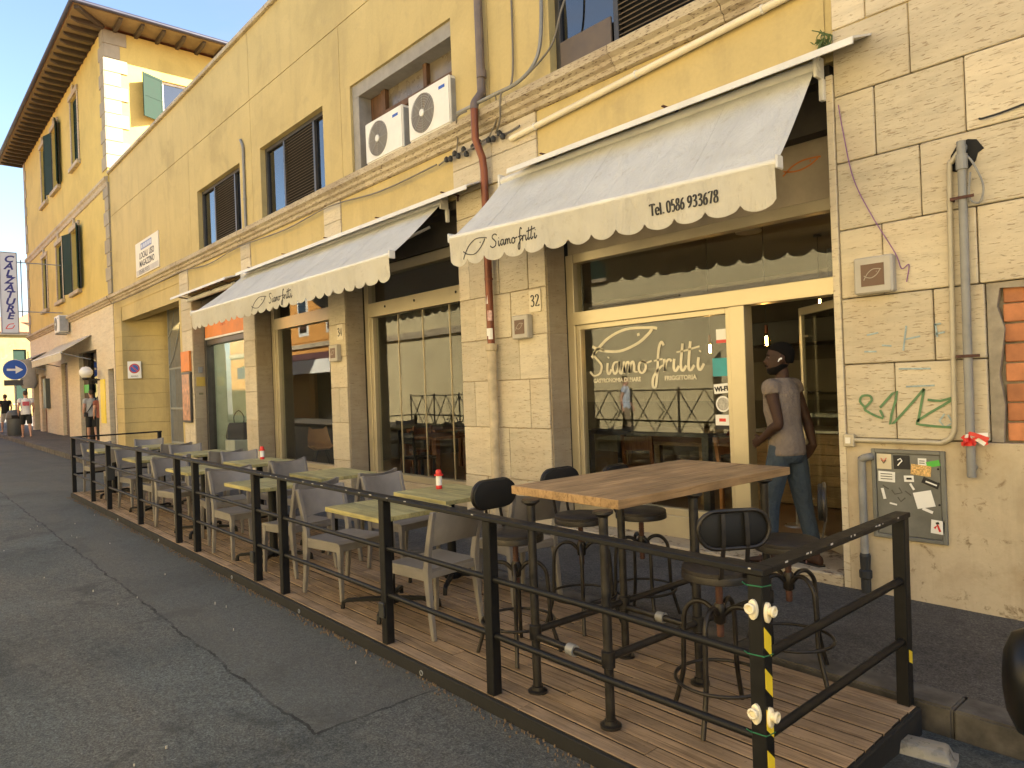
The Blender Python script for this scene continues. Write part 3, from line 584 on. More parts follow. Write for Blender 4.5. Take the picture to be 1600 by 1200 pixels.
S4 = frame([(-13.66,-13.52,.30,.44,0,3.93),(-13.52,-10.70,.30,.46,2.90,3.12),(-13.52,-10.70,.30,.44,3.42,3.56),(-10.70,-10.665,.30,.44,0,3.93),(-13.52,-10.70,.31,.45,.28,.37),(-13.52,-13.42,.32,.42,.37,2.9)])
bx('plinth', TRAV2, S4, -13.52, -10.70, .28, .46, -.2, .278); bx('shutter_box', DSOFFIT, S4, -13.52, -10.70, .25, .44, 3.565, 3.93); bx('gap_strip', DARK, S4, -13.725, -13.662, .32, .45, 0, 3.93)
pane(S4, -13.42, -10.70, .37, 2.90, .375); pane(S4, -13.52, -10.70, 3.12, 3.42, .37)
# handbag shop bay
S5 = frame([(-17.46,-17.34,.26,.44,0,3.93),(-17.34,-14.345,.28,.44,2.86,3.02),(-14.42,-14.345,.28,.44,0,3.93),(-17.34,-14.345,.30,.44,.2,.33)], ALUD)
bx('plinth', TRAV2, S5, -17.34, -14.42, .29, .46, -.2, .198); bx('shop_sign', ORNG, S5, -17.34, -14.36, .25, .30, 3.03, 3.62); bx('sign_edge', WHITEM, S5, -17.34, -14.36, .24, .30, 2.985, 3.026)
mb = MB(); strokes(mb, SIAMO[3:7], .02, fy(.25), .26, -16.6, 3.22); mb.build('sign_strokes', M('dim_red_print',(.5,.1,.03),.6), S5)
pane(S5, -17.34, -14.42, .33, 2.86, .37); bx('shutter_box', DSOFFIT, S5, -17.34, -14.42, .20, .44, 3.63, 3.93)
# ------------------------------------------------------------------ upper windows
def louvres(win, x0, x1, z0, z1, y, n, mat):
    me = MB().bar([(0,.012,.012),(x1-x0,.012,.012)], .018, .004, (0,-.6,.8)).mesh('slat', mat)
    for k in range(n): link('slat', me, win, (x0, y, z0+(z1-z0)*(k+.3)/n))
for i in (0,1,3):
    x0, x1, z0, z1 = WIN[i]; y = .10
    a, b = x0+.86, x0+2.02
    wf = frame([(x0,x0+.07,y,y+.08,z0,z1),(x1-.07,x1,y,y+.08,z0,z1),(x0+.07,x1-.07,y,y+.08,z1-.07,z1),(x0+.07,x1-.07,y,y+.08,z0,z0+.06),(a-.04,a+.02,y-.01,y+.08,z0+.06,z1-.07),(b-.02,b+.05,y-.01,y+.08,z0+.06,z1-.07)], ALUD, 'window')
    pane(wf, x0+.07, a-.04, z0+.06, z1-.07, y+.04, GLASSU); pane(wf, b+.05, x1-.07, z0+.06, z1-.07, y+.04, GLASSU)
    bx('shutter_back', DARK, wf, a+.02, b-.02, y+.05, y+.07, z0+.06, z1-.07); louvres(wf, a+.02, b-.02, z0+.07, z1-.08, y, 24, LOUV)
    if i == 3:
        bx('roller_stack', LOUV, wf, x0+.09, x0+.8, y-.03, y-.005, z0+.062, z0+.36, .004)
x0, x1, z0, z1 = WIN[2]
wf = frame([(x0,x0+.19,.04,.34,z0,z1-.2),(x0,x1,.04,.34,z1-.2,z1),(x1-.12,x1,.10,.34,z0,z1-.2)], M('grey_marble_jamb', (.27,.25,.22), .7, var=.2, vs=5), 'window')
frame([(x0+.19,x0+.55,.25,.33,z0,z1-.2),(x0+.55,x0+.66,.21,.33,z0,z1-.2),(x0+.66,x1-.12,.21,.33,5.72,5.81),(x0+1.65,x0+1.73,.21,.33,z0,z1-.2)], OLDW, 'old_sash', wf)
bx('paper_blind', PAPER, wf, x0+.66, x1-.12, .27, .29, z0, 5.72); bx('dirty_pane', M('dusty_pane',(.16,.13,.09),.3,var=.3,vs=2), wf, x0+.66, x1-.12, .28, .30, 5.81, z1-.2)
# ------------------------------------------------------------------ rooms behind the glass
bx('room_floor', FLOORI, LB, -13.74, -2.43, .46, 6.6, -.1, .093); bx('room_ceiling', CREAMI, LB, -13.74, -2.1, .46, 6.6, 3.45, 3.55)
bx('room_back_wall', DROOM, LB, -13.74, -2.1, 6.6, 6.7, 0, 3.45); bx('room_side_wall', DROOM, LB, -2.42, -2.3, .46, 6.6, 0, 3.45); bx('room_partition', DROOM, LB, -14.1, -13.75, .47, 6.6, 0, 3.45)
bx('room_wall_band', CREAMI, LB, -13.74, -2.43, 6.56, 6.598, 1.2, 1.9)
bx('bag_room_back', PALEG, LB, -17.4, -14.2, 2.3, 2.4, 0, 3.45); bx('bag_room_side', PALEG, LB, -17.52, -17.4, .45, 2.4, 0, 3.45); bx('bag_room_side', PALEG, LB, -14.2, -14.12, .45, 2.4, 0, 3.45)
bx('bag_room_floor', CREAMI, LB, -17.4, -14.2, .46, 2.3, 0, .3); bx('bag_room_ceiling', WHITEM, LB, -17.4, -14.2, .46, 2.3, 3.4, 3.45); bx('display_partition', PALEG, LB, -17.3, -16.2, 1.3, 1.34, .3, 2.9)
# furniture inside
def simple_table(name, label, x, y, w, d, h, mat, z=.093, n=None):
    t = thing(name, label, 'table', (x,y,z))
    bx('tabletop', mat, t, -w/2, w/2, -d/2, d/2, h-.05, h, .006)
    for sx in (-1,1):
        for sy in (-1,1): bx('leg', mat, t, sx*(w/2-.05)-.04, sx*(w/2-.05)+.04, sy*(d/2-.05)-.04, sy*(d/2-.05)+.04, 0, h-.05)
    return t
simple_table('black_table', 'black square-legged table just inside the lettered window', -5.05, 1.25, 1.75, .7, .98, BLKW)
simple_table('inner_table', 'lower wooden table further inside behind the lettered window', -5.6, 2.4, 1.3, .8, .76, PANELW)
simple_table('dining_table', 'brown table inside the folding glass leaves', -9.9, 1.5, 1.0, .7, .76, REDBR); simple_table('dining_table', 'brown table deeper inside behind the folding glass leaves', -11.6, 2.7, 1.0, .7, .76, REDBR)
def wooden_chair(label, x, y, rz, mat):
    t = thing('wooden_chair', label, 'chair', (x,y,.093), rz)
    bx('seat', mat, t, -.2, .2, -.2, .2, .43, .47, .008)
    for sx in (-1,1):
        MB().bar([(sx*.18,-.18,0),(sx*.18,-.18,.43)], .02, .02, (0,1,0)).build('leg', mat, t); MB().bar([(sx*.18,.18,0),(sx*.18,.18,.45),(sx*.18,.24,.9)], .02, .02, (0,1,0)).build('leg', mat, t)
    bx('backrest', mat, t, -.18, .18, .2, .23, .68, .86, .008); return t
wooden_chair('red-brown wooden chair beside the black table indoors', -5.7, 1.75, R(200), REDBR); wooden_chair('orange-brown wooden chair near the door mullion indoors', -4.25, 1.7, R(90), M('orange_wood',(.42,.17,.05),.45))
wooden_chair('red-brown wooden chair at the table behind the folding leaves', -10.65, 1.6, R(-90), REDBR); wooden_chair('dark chair with back to the folding leaves', -9.6, .95, R(180), BLKW)
t = thing('shell_chair', 'tan shell chair on thin legs inside the dark window', 'chair', (-12.8,.85,.093), R(75))
P = [(0,-.24,.47),(0,-.05,.44),(0,.14,.46),(0,.24,.6),(0,.29,.82)]
mb = MB(); W = [.2,.23,.23,.21,.17]
mb.rings([[(-w,y,z+.06),(-w*.6,y,z),(w*.6,y,z),(w,y,z+.06),(w,y,z+.075),(w*.6,y,z+.015),(-w*.6,y,z+.015),(-w,y,z+.075)] for (q,y,z), w in zip(P, W)]).build('shell', M('tan_shell',(.30,.16,.07),.4), t, smooth=60)
for sx in (-1,1):
    for sy in (-1,1): MB().tube([(sx*.08,sy*.08,.45),(sx*.22,sy*.22,0)], .009, 6).build('leg', BLKW, t)
def pendant(label, x, y, z, zc=3.45):
    t = thing('pendant_lamp', label, 'lamp', (x,y,zc))
    MB().tube([(0,0,0),(0,0,z-zc+.17)], .004, 5).build('cord', CABLEB, t); MB().lathe([(.001,0),(.05,0),(.05,-.03),(.001,-.03)], 14).build('ceiling_rose', BLKW, t)
    MB().lathe([(.001,z-zc+.18),(.018,z-zc+.18),(.02,z-zc+.1),(.001,z-zc+.1)], 12).build('socket', COPPER, t)
    b = MB().lathe([(.001,z-zc-.075),(.03,z-zc-.06),(.05,z-zc-.02),(.045,z-zc+.03),(.022,z-zc+.08),(.018,z-zc+.1)], 16).build('bulb', glass('bulb_glass', (1,.8,.5), 1.3), t, smooth=60)
    MB().tube([(-.008,0,z-zc+.06),(-.008,0,z-zc-.04),(.008,0,z-zc-.04),(.008,0,z-zc+.06)], .0045, 5).build('filament', BULB, b)
pendant('filament bulb hanging above the man in the doorway', -3.95, 1.75, 2.02); pendant('filament bulb standing in for a reflection behind the fish emblem on the window', -4.95, 2.2, 2.0)  # second bulb is added where a reflection of the first shows
pendant('filament bulb deep inside near the transom window', -4.2, 3.6, 2.55)
for i, (x, y, lab) in enumerate(((-4.6,2.6,'round ceiling vent seen through the transom, towards the pillar'),(-3.6,2.0,'round ceiling vent seen through the transom, above the door'))):
    t = tag(MB().lathe([(.001,3.45),(.16,3.45),(.15,3.43),(.06,3.425),(.001,3.425)], 20, (x,y,0)).build('ceiling_vent', WHITEM), lab, 'vent')
t = thing('extractor_hood', 'black kitchen hood hanging deep inside above the counter', 'hood', (-4.3,5.0,2.1))
bx('canopy', BLKW, t, -1.6, 1.6, -.6, .6, 0, .35, .01); bx('duct', BLKW, t, -.3, .3, -.25, .25, .35, 1.35)
t = thing('copper_lampshade', 'copper lampshade over the counter behind the door', 'lamp', (-3.6,3.2,1.95))
MB().lathe([(.11,0),(.10,.16),(.03,.2),(.02,.2),(.09,.155),(.1,0)], 18).build('shade', M('copper',(.5,.2,.09),.3,.8), t, smooth=40); MB().tube([(0,0,.2),(0,0,1.5)], .004, 5).build('cord', CABLEB, t)
t = thing('display_counter', 'wood panelled display counter with curved glass case behind the man', 'counter', (-3.5,2.6,.093))
for k in range(7): bx('panel_board', PANELW, t, -1.1, .95, -.02, .02, .02+k*.12, .135+k*.12, .003)
bx('body', BLKW, t, -1.1, .95, .03, .75, 0, .86); bx('worktop', STEEL, t, -1.12, .97, -.04, .77, .865, .9, .004); bx('grille', GREYM, t, .1, .6, -.035, -.022, .15, .6)
mb = MB(); 
for k in range(7): mb.box(.12, .58, -.045, -.036, .18+k*.06, .2+k*.06)
mb.build('grille_slats', BLKW, t)
for x in (-.6,.1,.75): MB().tube(cr([(x,.0,.9),(x,-.03,1.1),(x,.08,1.28),(x,.3,1.33),(x,.7,1.33)], 5), .012, 6).build('case_rib', STEEL, t)
mb = MB(); Pp = cr([(0,.0,.92),(0,-.03,1.1),(0,.08,1.28),(0,.3,1.33),(0,.7,1.33)], 5)
mb.rings([[(-.6,p.y,p.z),(.75,p.y,p.z),(.75,p.y+.004,p.z-.004),(-.6,p.y+.004,p.z-.004)] for p in Pp]).build('case_glass', GLASS, t)
t = thing('menu_stand', 'small green and white menu card on a steel stand inside the door', 'sign', (-3.55,1.5,.093))
MB().tube([(0,0,0),(0,0,1.18)], .014, 8).build('post', STEEL, t); b = MB().box(-.11,.11,-.005,.005,0,.28).build('card', WHITE, t, loc=(0,0,1.15)); b.rotation_euler = (R(-20),0,0); MB().poly([(-.11,0,.06),(.11,0,.2),(.11,0,.28),(-.11,0,.28)], (0,-.002,0)).build('card_print', GREENP, b, loc=(0,-.006,0)); MB().lathe([(.001,0),(.13,0),(.12,.015),(.001,.02)], 16).build('base', STEEL, t)
# things in the handbag shop
for k, x in enumerate((-16.6,-15.0)):  # unseen strip lamps added to brighten the shop interior
    t = thing('added_strip_light', 'unseen strip lamp added to light the handbag shop, '+('passage side' if k == 0 else 'restaurant side'), 'lamp', (x,1.1,3.39)); bx('casing', WHITEM, t, -.5, .5, -.06, .06, -.03, .0); bx('diffuser', M('lit_diffuser',(1,.93,.78),.5,emit=6), t, -.48, .48, -.05, .05, -.045, -.031)
t = thing('teal_cabinet', 'teal slatted cabinet in the handbag shop window', 'cabinet', (-15.3,.95,.3))
bx('body', TEALP, t, -.75, .75, -.22, .3, 0, .68)
for k in range(8): bx('drawer_front', TEALP, t, -.74, .74, -.235, -.221, .01+k*.083, .085+k*.083, .004)
bx('shelf', OLDW, t, -.75, .75, -.1, .3, 1.22, 1.25); bx('side_post', ALUD, t, -.75, -.72, -.1, -.07, .68, 2.0); bx('back_panel', BLKW, t, -.72, .75, .26, .3, .68, 1.95)
def handbag(label, x, y, z, s, mat, rz=0):
    t = thing('handbag', label, 'handbag', (x,y,z), rz)
    MB().rings([[(sx*w*s, sy*d*s, h*s) for sx, sy in ((-1,-1),(1,-1),(1,1),(-1,1))] for h, w, d in ((0,.19,.09),(.05,.2,.1),(.22,.18,.07),(.26,.165,.05))]).build('body', mat, t, bevel=.01, seg=2, smooth=50)
    MB().tube(cr([(-.1*s,0,.24*s),(-.11*s,0,.36*s),(0,0,.45*s),(.11*s,0,.36*s),(.1*s,0,.24*s)], 5), .01, 6).build('handle', mat, t); return t
handbag('pale handbag with black handle on the top display shelf', -15.55, .9, 1.98, 1.05, M('pale_leather',(.45,.4,.3),.5)); handbag('black handbag on the middle display shelf', -15.2, .85, 1.56, 1.0, LEATHER); handbag('large black handbag above the teal cabinet', -15.4, .85, 1.0, 1.05, LEATHER)
handbag('slouchy black bag on the low plinth in the shop window', -16.75, .75, .62, 1.5, LEATHER, R(20)); tag(bx('display_plinth', WHITEM, None, -17.0, -16.4, .5, 1.0, .3, .62, .01), 'low white plinth under the slouchy black bag', 'plinth')
tag(bx('folded_scarves', WHITEM, None, -15.75, -15.35, .75, 1.0, .98, 1.05, .015), 'folded white cloths on the teal cabinet', 'cloth')
# ------------------------------------------------------------------ covered passage with gate
pw = MB(); arc = cr([(-23.95,-.012,0),(-23.9,.25,0),(-23.7,.6,0),(-23.35,1.0,0),(-23.3,1.3,0)], 6)
pw.rings([[(p.x,p.y,z) for p in arc]+[(-23.3,9,z),(-24.84,9,z),(-24.84,-.012,z)] for z in (-.3,.5)]); pw.build('passage_wall', YEL, LB)
for k in range(9):
    z = .5+k*.44; zt = z+.436 if k < 8 else 4.45
    MB().rings([[(p.x,p.y,zz) for p in arc]+[(-23.3,9,zz),(-24.84,9,zz),(-24.84,-.012,zz)] for zz in (z+.004,zt)]).build('passage_wall_course', YEL, LB)
bx('passage_ceiling', TAN, LB, -24.84, -18.2, .02, 1.9, 4.455, 4.6); bx('passage_right_wall', YEL, LB, -18.45, -18.25, .02, 6, -.3, 4.45); bx('passage_end_wall', YEL2, LB, -24.8, -18.4, 8.5, 8.7, -.3, 6); bx('passage_side_face', YEL2, LB, -18.4, -18.25, 6.02, 9.9, -.3, 8.5)
gt = thing('iron_gate', 'tall grey iron bar gate closing the covered passage', 'gate', (-23.2,1.1,0))
for side in (0,1):
    x0 = .04+side*2.36
    MB().box(x0,x0+.05,-.03,.03,.2,4.42).box(x0+2.26,x0+2.31,-.03,.03,.2,4.42).box(x0+.05,x0+2.26,-.02,.02,1.3,1.36).box(x0+.05,x0+2.26,-.02,.02,.28,.34).box(x0+.05,x0+2.26,-.02,.02,2.5,2.56).build('leaf_frame', GREYF, gt)
    for k in range(21):
        x = x0+.1+k*.103; MB().tube([(x,0,.34),(x,0,4.3)], .011, 6).build('bar', GREYF, gt)
    bx('leaf_panel', GREYF, gt, x0+.05, x0+.45, .01, .02, 1.36, 2.5)
    MB().tube(cr([(x0+.05,-.03,2.6),(x0+.5,-.03,2.9),(x0+1.1,-.03,3.6),(x0+1.5,-.03,4.2)], 6), .018, 6).tube(cr([(x0+.05,-.03,3.5),(x0+.4,-.03,3.7),(x0+.7,-.03,4.2)], 6), .014, 6).build('sweep_bar', GREYF, gt)
t = thing('no_parking_sign', 'small white no-parking sign on the yellow passage wall', 'sign', (-23.83,.28,2.55), R(62))
bx('plate', WHITE, t, -.19, .19, -.012, 0, -.26, .26, .005); MB().lathe([(.001,0),(.15,0),(.15,.002),(.001,.002)], 24, (0,-.0145,.04), 'y').build('disc', M('red_disc',(.45,.05,.06),.5), t); MB().lathe([(.001,0),(.11,0),(.11,.002),(.001,.002)], 24, (0,-.017,.04), 'y').build('inner_disc', BLUE, t)
b = bx('slash', M('red_disc2',(.45,.05,.06),.5), t, -.11, .11, -.0195, -.017, -.015, .015); b.location = (0,0,.04); b.rotation_euler = (0,R(45),0)
text('PASSO', .07, INK, t, (0,-.0145,-.2))
t = thing('warehouse_notice', 'white notice reading LOCALI USO MAGAZZINO high on the yellow wall', 'sign', (-20.9,-.0,5.55))
bx('board', M('notice_board',(.70,.64,.52),.6,var=.06), t, -1.1, 1.1, -.03, -.001, -.47, .47, .004); bx('heading_panel', M('faded_blue_print',(.20,.24,.40),.6), t, -.55, .5, -.034, -.0305, .22, .4)
text('LOCALI', .24, INK, t, (-.3,-.032,.06), off=.004); text('USO', .24, INK, t, (.48,-.032,.06), off=.004); text('MAGAZZINO', .24, INK, t, (0,-.032,-.16), off=.004); bx('phone_strip', M('grey_strip',(.45,.42,.38),.6), t, -1.05, 1.05, -.034, -.0305, -.44, -.3)
mb = MB(); digits(mb, '0586 933', .12, .02, lambda x, z, o: (x,-.0345-o,z), -.75, -.43, sx=1.8); mb.build('phone_number', INK, t)
mb = MB()
for x in (-.42,-.2,0,.2,.4): mb.box(x-.07, x+.07, -.036, -.0342, .26, .36)
mb.build('heading_print', M('pale_blue_print',(.5,.52,.6),.6), t)
# ------------------------------------------------------------------ tall house
TH = thing('tall_house', 'tall yellow house with overhanging eaves, stone quoins and green shutters', 'house')
UW = [(-36.55,-35.4,10.2,12.65),(-33.9,-32.6,10.2,12.65),(-30.0,-28.85,10.2,12.65),(-37.1,-36.05,5.7,7.95),(-33.75,-32.55,5.7,7.95),(-30.7,-29.4,5.7,7.95)]
wall_holes(MB(), -41.5, -24.85, 4.9, 13.3, UW, -.03, .4).build('front_wall', YEL2, TH)
SWN = (1.65,3.1,10.7,12.1)
ms = wall_holes(MB(), .371, 12, 4.9, 13.3, [SWN], 0, .4); ms.xf(Matrix(((0,-1,0,-24.85),(1,0,0,0),(0,0,1,0),(0,0,0,1)))); ms.build('side_wall', YEL2, TH)
bx('rear_wall', YEL2, TH, -41.4, -25.3, 11.8, 12, -.3, 13.3); bx('far_side_wall', YEL2, TH, -41.5, -41.1, .37, 12, -.3, 13.3); bx('room_back', DARK, TH, -41.0, -25.3, 1.3, 1.4, -.3, 13.2)
GH = [(-38.7,-37.4,.2,2.85),(-33.7,-32.4,.2,3.2),(-30.2,-27.3,.2,3.4),(-25.75,-25.0,.2,2.65),(-40.9,-39.3,.2,3.0)]
wall_holes(MB(), -41.5, -24.85, -.3, 4.75, GH, -.03, .4).build('ground_floor_wall', TRAV, TH)
bx('ground_side_wall', TAN, TH, -25.25, -24.86, .371, 9, -.3, 4.9)
x = -41.5
while x < -24.9:
    L = min(1.85, -24.85-x); MB().rings([[(xx, y-.03, z) for y, z in prof]+[(xx,.02,4.955),(xx,.02,4.67)] for xx in (x+.003, x+L-.003)]).build('cornice_stone', TRIMST, TH)
    MB().rings([[(xx,y,z) for y, z in ((-.028,8.36),(-.07,8.38),(-.09,8.5),(-.14,8.56),(-.14,8.64),(-.028,8.68))] for xx in (x+.003, x+L-.003)]).build('string_course_stone', TRIMST, TH); x += L
for k in range(19):
    z = 4.99+k*.437; w = .62 if k % 2 else .42
    if 8.2 < z < 8.6: continue
    bx('quoin', QUOIN, TH, -24.85-w, -24.815, -.06, -.028, z+.006, z+.43, .008)
    MB().box(-24.852,-24.815,-.028,1.05-w,z+.006,z+.43).build('quoin', QUOIN, TH, bevel=.008)
    bx('quoin', QUOIN, TH, -41.53, -41.5+w, -.06, -.028, z+.006, z+.43, .008)
def shutter(parent, w, h, loc, rz, n=18):
    s = MB().box(0,.05,-.02,.02,0,h).box(w-.05,w,-.02,.02,0,h).box(.05,w-.05,-.02,.02,0,.07).box(.05,w-.05,-.02,.02,h-.07,h).box(.05,w-.05,-.02,.02,h*.5-.03,h*.5+.03).build('shutter', GREENS, parent, loc=loc); s.rotation_euler = (0,0,rz)
    bx('louvre_panel', GREENS, s, .05, w-.05, .004, .012, .07, h-.07)
    mb = MB()
    for k in range(n): z = .08+(h-.16)*k/n; mb.bar([(.05,-.006,z),(w-.05,-.006,z)], .014, .003, (0,-.6,.8))
    mb.build('louvres', GREENS, s); return s
for i, (a, b, c, d) in enumerate(UW):
    wq = MB().box(a-.14,a,-.07,-.028,c,d+.02).box(b,b+.14,-.07,-.028,c,d+.02).box(a-.2,b+.2,-.10,-.028,d+.02,d+.2).box(a-.22,b+.22,-.16,-.028,c-.14,c).poly([((a+b)/2-.12,-.10,d+.2),((a+b)/2+.12,-.10,d+.2),((a+b)/2+.08,-.10,d+.42),((a+b)/2-.08,-.10,d+.42)], (0,.072,0)).build('window', TRIMST, TH, bevel=.008)
    w = (b-a)/2
    if i in (1,5):
        shutter(wq, w, d-c, (a,-.06,c), R(-165)); shutter(wq, w, d-c, (b,-.06,c), R(-15))
        frame([(a,b,.2,.26,c,c+.08),(a,b,.2,.26,d-.08,d),((a+b)/2-.05,(a+b)/2+.05,.2,.26,c+.08,d-.08)], WHITEM, 'casement', wq); bx('pane', GLASSU, wq, a, b, .225, .23, c+.08, d-.08)
    else:
        shutter(wq, w-.005, d-c-.02, (a,.06,c+.01), 0); shutter(wq, w-.005, d-c-.02, (a+w+.005,.06,c+.01), 0)
# side window with open shutters (faces the low roof)
sw = bpy.data.objects.new('side_window', None); COL.objects.link(sw); sw.parent = TH; sw.location = (-24.85,0,0); sw.rotation_euler = (0,0,R(90))
a, b, c, d = SWN
frame([(a,a+.07,.08,.16,c,d),(b-.07,b,.08,.16,c,d),(a+.07,b-.07,.08,.16,d-.07,d),(a+.07,b-.07,.08,.16,c,c+.07)], WHITEM, 'casement', sw); bx('pane', GLASSU, sw, a+.07, b-.07, .115, .12, c+.07, d-.07)
shutter(sw, .72, d-c, (a,-.03,c), R(-155)); shutter(sw, .72, d-c, (b,-.03,c), R(-25))
# roof: hipped, with boarded eaves on dark rafters
EV = .95
zx = 13.42
rf = MB(); e0 = (-41.5-EV,-.03-EV); e1 = (-24.85+EV,12+EV)
rf.rings([[(e0[0],e0[1],zx),(e1[0],e0[1],zx),(e1[0],e1[1],zx),(e0[0],e1[1],zx)],[(e0[0],e0[1],zx+.10),(e1[0],e0[1],zx+.10),(e1[0],e1[1],zx+.10),(e0[0],e1[1],zx+.10)],[(-36,5.5,15.2),(-30,5.5,15.2),(-30,6.5,15.2),(-36,6.5,15.2)]]).build('roof', ROOFT, TH)
bx('eave_board', EAVEP, TH, e0[0]+.02, e1[0]-.02, e0[1]+.02, -.032, zx-.03, zx-.002); bx('eave_board', EAVEP, TH, -24.85, e1[0]-.02, -.031, 12+EV-.02, zx-.03, zx-.002)
gut = MB().tube([(e0[0],e0[1]-.05,zx+.04),(e1[0]+.05,e0[1]-.05,zx+.04),(e1[0]+.05,e1[1],zx+.04)], .075, 8).build('gutter', M('dark_gutter',(.035,.035,.06),.5), TH, smooth=60)
raf = MB().rings([[(-.05,-.03,-.02),(.05,-.03,-.02),(.05,-.03,-.16),(-.05,-.03,-.16)],[(-.05,-EV+.25,-.02),(.05,-EV+.25,-.02),(.05,-EV+.25,-.15),(-.05,-EV+.25,-.15)],[(-.05,-EV+.06,-.02),(.05,-EV+.06,-.02),(.05,-EV+.06,-.08),(-.05,-EV+.06,-.08)]]).mesh('rafter', EAVEW)
for k in range(30): link('rafter', raf, TH, (-41.9+k*.59, -.003, zx-.012))
for k in range(20):
    o = link('rafter', raf, TH, (-24.88, .3+k*.62, zx-.012)); o.rotation_euler = (0,0,R(90))
MB().bar([(-24.83,-.03,13.36),(-23.98,-.9,13.36)], .07, .07).build('hip_rafter', EAVEW, TH)
ch = bx('chimney', QUOIN, TH, -26.0, -25.5, 6.5, 7.1, 14.0, 14.9, .01); bx('chimney_cap', QUOIN, TH, -26.1, -25.4, 6.4, 7.2, 14.9, 15.0)
# shop fittings of the tall house
bx('door_leaf', REDBR, TH, -38.7, -37.4, .12, .18, .2, 2.85); bx('doorway_glow', YELP, TH, -38.1, -37.6, .10, .118, .6, 2.3)
rs = bx('roller_shutter', LOUV, TH, -33.7, -32.4, .12, .14, .2, 3.2)
me = MB().box(0,1.29,.09,.118,0,.105).mesh('slat', M('roller_slat_brown',(.17,.12,.085),.5,rnd=.15), None, .012)
for k in range(26): link('slat', me, rs, (-33.695,0,.22+k*.113))
for a, b in ((-30.15,-29.4),(-27.9,-27.35)): bx('door_frame', EAVEW, TH, a, b, .1, .2, .2, 3.4)
bx('door_glass', GLASSU, TH, -29.4, -27.9, .2, .206, .2, 3.4); bx('green_panel', GREENP, TH, -30.1, -29.3, .085, .098, 1.95, 2.25); bx('dark_door', EAVEW, TH, -25.75, -25.0, .12, .18, .2, 2.65)
bx('display_case', M('dark_case',(.06,.07,.06),.4), TH, -37.1, -36.4, -.2, -.031, 1.4, 2.7, .01)
o = bx('yellow_poster', YELP, None, -26.85, -26.2, -.05, -.0305, .9, 2.35); tag(o, 'yellow poster by the dark shop entrance of the tall house', 'poster')
t = thing('globe_lamp', 'white globe lamp on the tall house wall above the yellow poster', 'lamp', (-26.95,-.03,2.6))
MB().tube([(0,0,-.25),(0,-.3,-.25),(0,-.4,-.2)], .025, 8).build('arm', BLKW, t); MB().lathe([(.001,-.2),(.12,-.17),(.2,-.05),(.2,.05),(.12,.17),(.001,.2)], 18, (0,-.4,0)).build('globe', GLOBE, t, smooth=60); MB().lathe([(.09,-.26),(.12,-.2),(.12,-.17),(.001,-.17)], 14, (0,-.4,0)).build('collar', BLKW, t)
def shop_awning(label, x0, x1, mat, zt=3.95, zf=3.35, yf=-.95):
    t = thing('shop_awning', label, 'awning', (0,0,0))
    MB().rings([[(xx,-.035,zt),(xx,yf,zf),(xx,yf,zf-.02),(xx,-.035,zt-.02)] for xx in (x0,x1)]).build('canopy', mat, t)
    MB().rings([[(xx,yf,zf),(xx,yf-.004,zf),(xx,yf-.004,zf-.28),(xx,yf,zf-.28)] for xx in (x0,x1)]).build('valance', mat, t); MB().tube([(x0,yf+.01,zf-.02),(x1,yf+.01,zf-.02)], .03, 8).build('front_bar', WHITEM, t)
    for xx in (x0+.2,x1-.2): MB().tube([(xx,-.04,3.1),(xx,yf+.02,zf-.03)], .02, 6).build('arm', GREYM, t)
    return t
shop_awning('cream awning over the dark entrance of the tall house', -34.2, -28.0, CANVAS2); shop_awning('grey awning at the far corner of the tall house', -41.2, -37.0, M('grey_canvas',(.34,.31,.27),.9), 3.9, 3.4, -1.0)
t = thing('side_flap', 'grey rolled side flap hanging at the far awning', 'canvas flap', (-37.1,-.7,2.3)); MB().rings([[(r_*math.cos(a)*.14, r_*math.sin(a)*.3, z) for a in [2*math.pi*k/12 for k in range(12)]] for z, r_ in ((0,.8),(.2,1.1),(.9,.9),(1.25,1.0))]).build('flap', M('grey_canvas2',(.30,.28,.25),.9), t, smooth=60); MB().tube([(0,0,1.2),(0,0,1.62)], .02, 6).build('hanger', GREYM, t)
t = thing('hanging_shop_sign', 'tall projecting white sign with navy letters CALZATURE', 'sign', (-33,-1.78,5.9))
bx('board', M('sign_lightbox',(.60,.60,.66),.5,var=.05), t, -.07, .07, -.24, .27, -1.53, 1.53, .01); MB().box(-.08,.08,-.27,-.24,-1.56,1.56).box(-.08,.08,.27,.30,-1.56,1.56).box(-.08,.08,-.24,.27,1.53,1.56).box(-.08,.08,-.24,.27,-1.56,-1.53).build('frame', GREYM, t)
for k, ch in enumerate('CALZATURE'): text(ch, .36, NAVY, t, (.072,.015,1.28-k*.272), rot=(math.pi/2,0,math.pi/2), shear=.25, off=.012, sx=1.15)
mb = MB(); strokes(mb, [[(0,0),(.1,.16),(.26,.2)],[(.02,0),(.2,.02),(.28,.14)]], .03, lambda x, z, o: (.0705+o,x-.13,z-1.38), 1.0); mb.build('shoe_emblem', RED, t)
for z in (1.2,-.7): MB().tube([(0,.3,z),(0,1.75,z)], .02, 6).build('bracket', GREYM, t)
MB().tube([(0,.42,1.3),(0,.42,-.9)], .02, 6).build('stay', GREYM, t)
t = thing('arrow_sign', 'round blue road sign with white arrow on a pole', 'road sign', (-37,-1.2,gz(-37)))
MB().tube([(-.05,0,0),(-.05,0,3.15)], .035, 8).build('pole', GREYM, t); MB().lathe([(.001,0),(.42,0),(.42,.02),(.001,.02)], 32, (0,0,2.8), 'x').build('disc', BLUE, t)
MB().poly([(.021,-.29,2.755),(.021,.02,2.755),(.021,.02,2.63),(.021,.29,2.8),(.021,.02,2.97),(.021,.02,2.845),(.021,-.29,2.845)], (.002,0,0)).build('arrow', WHITE, t)
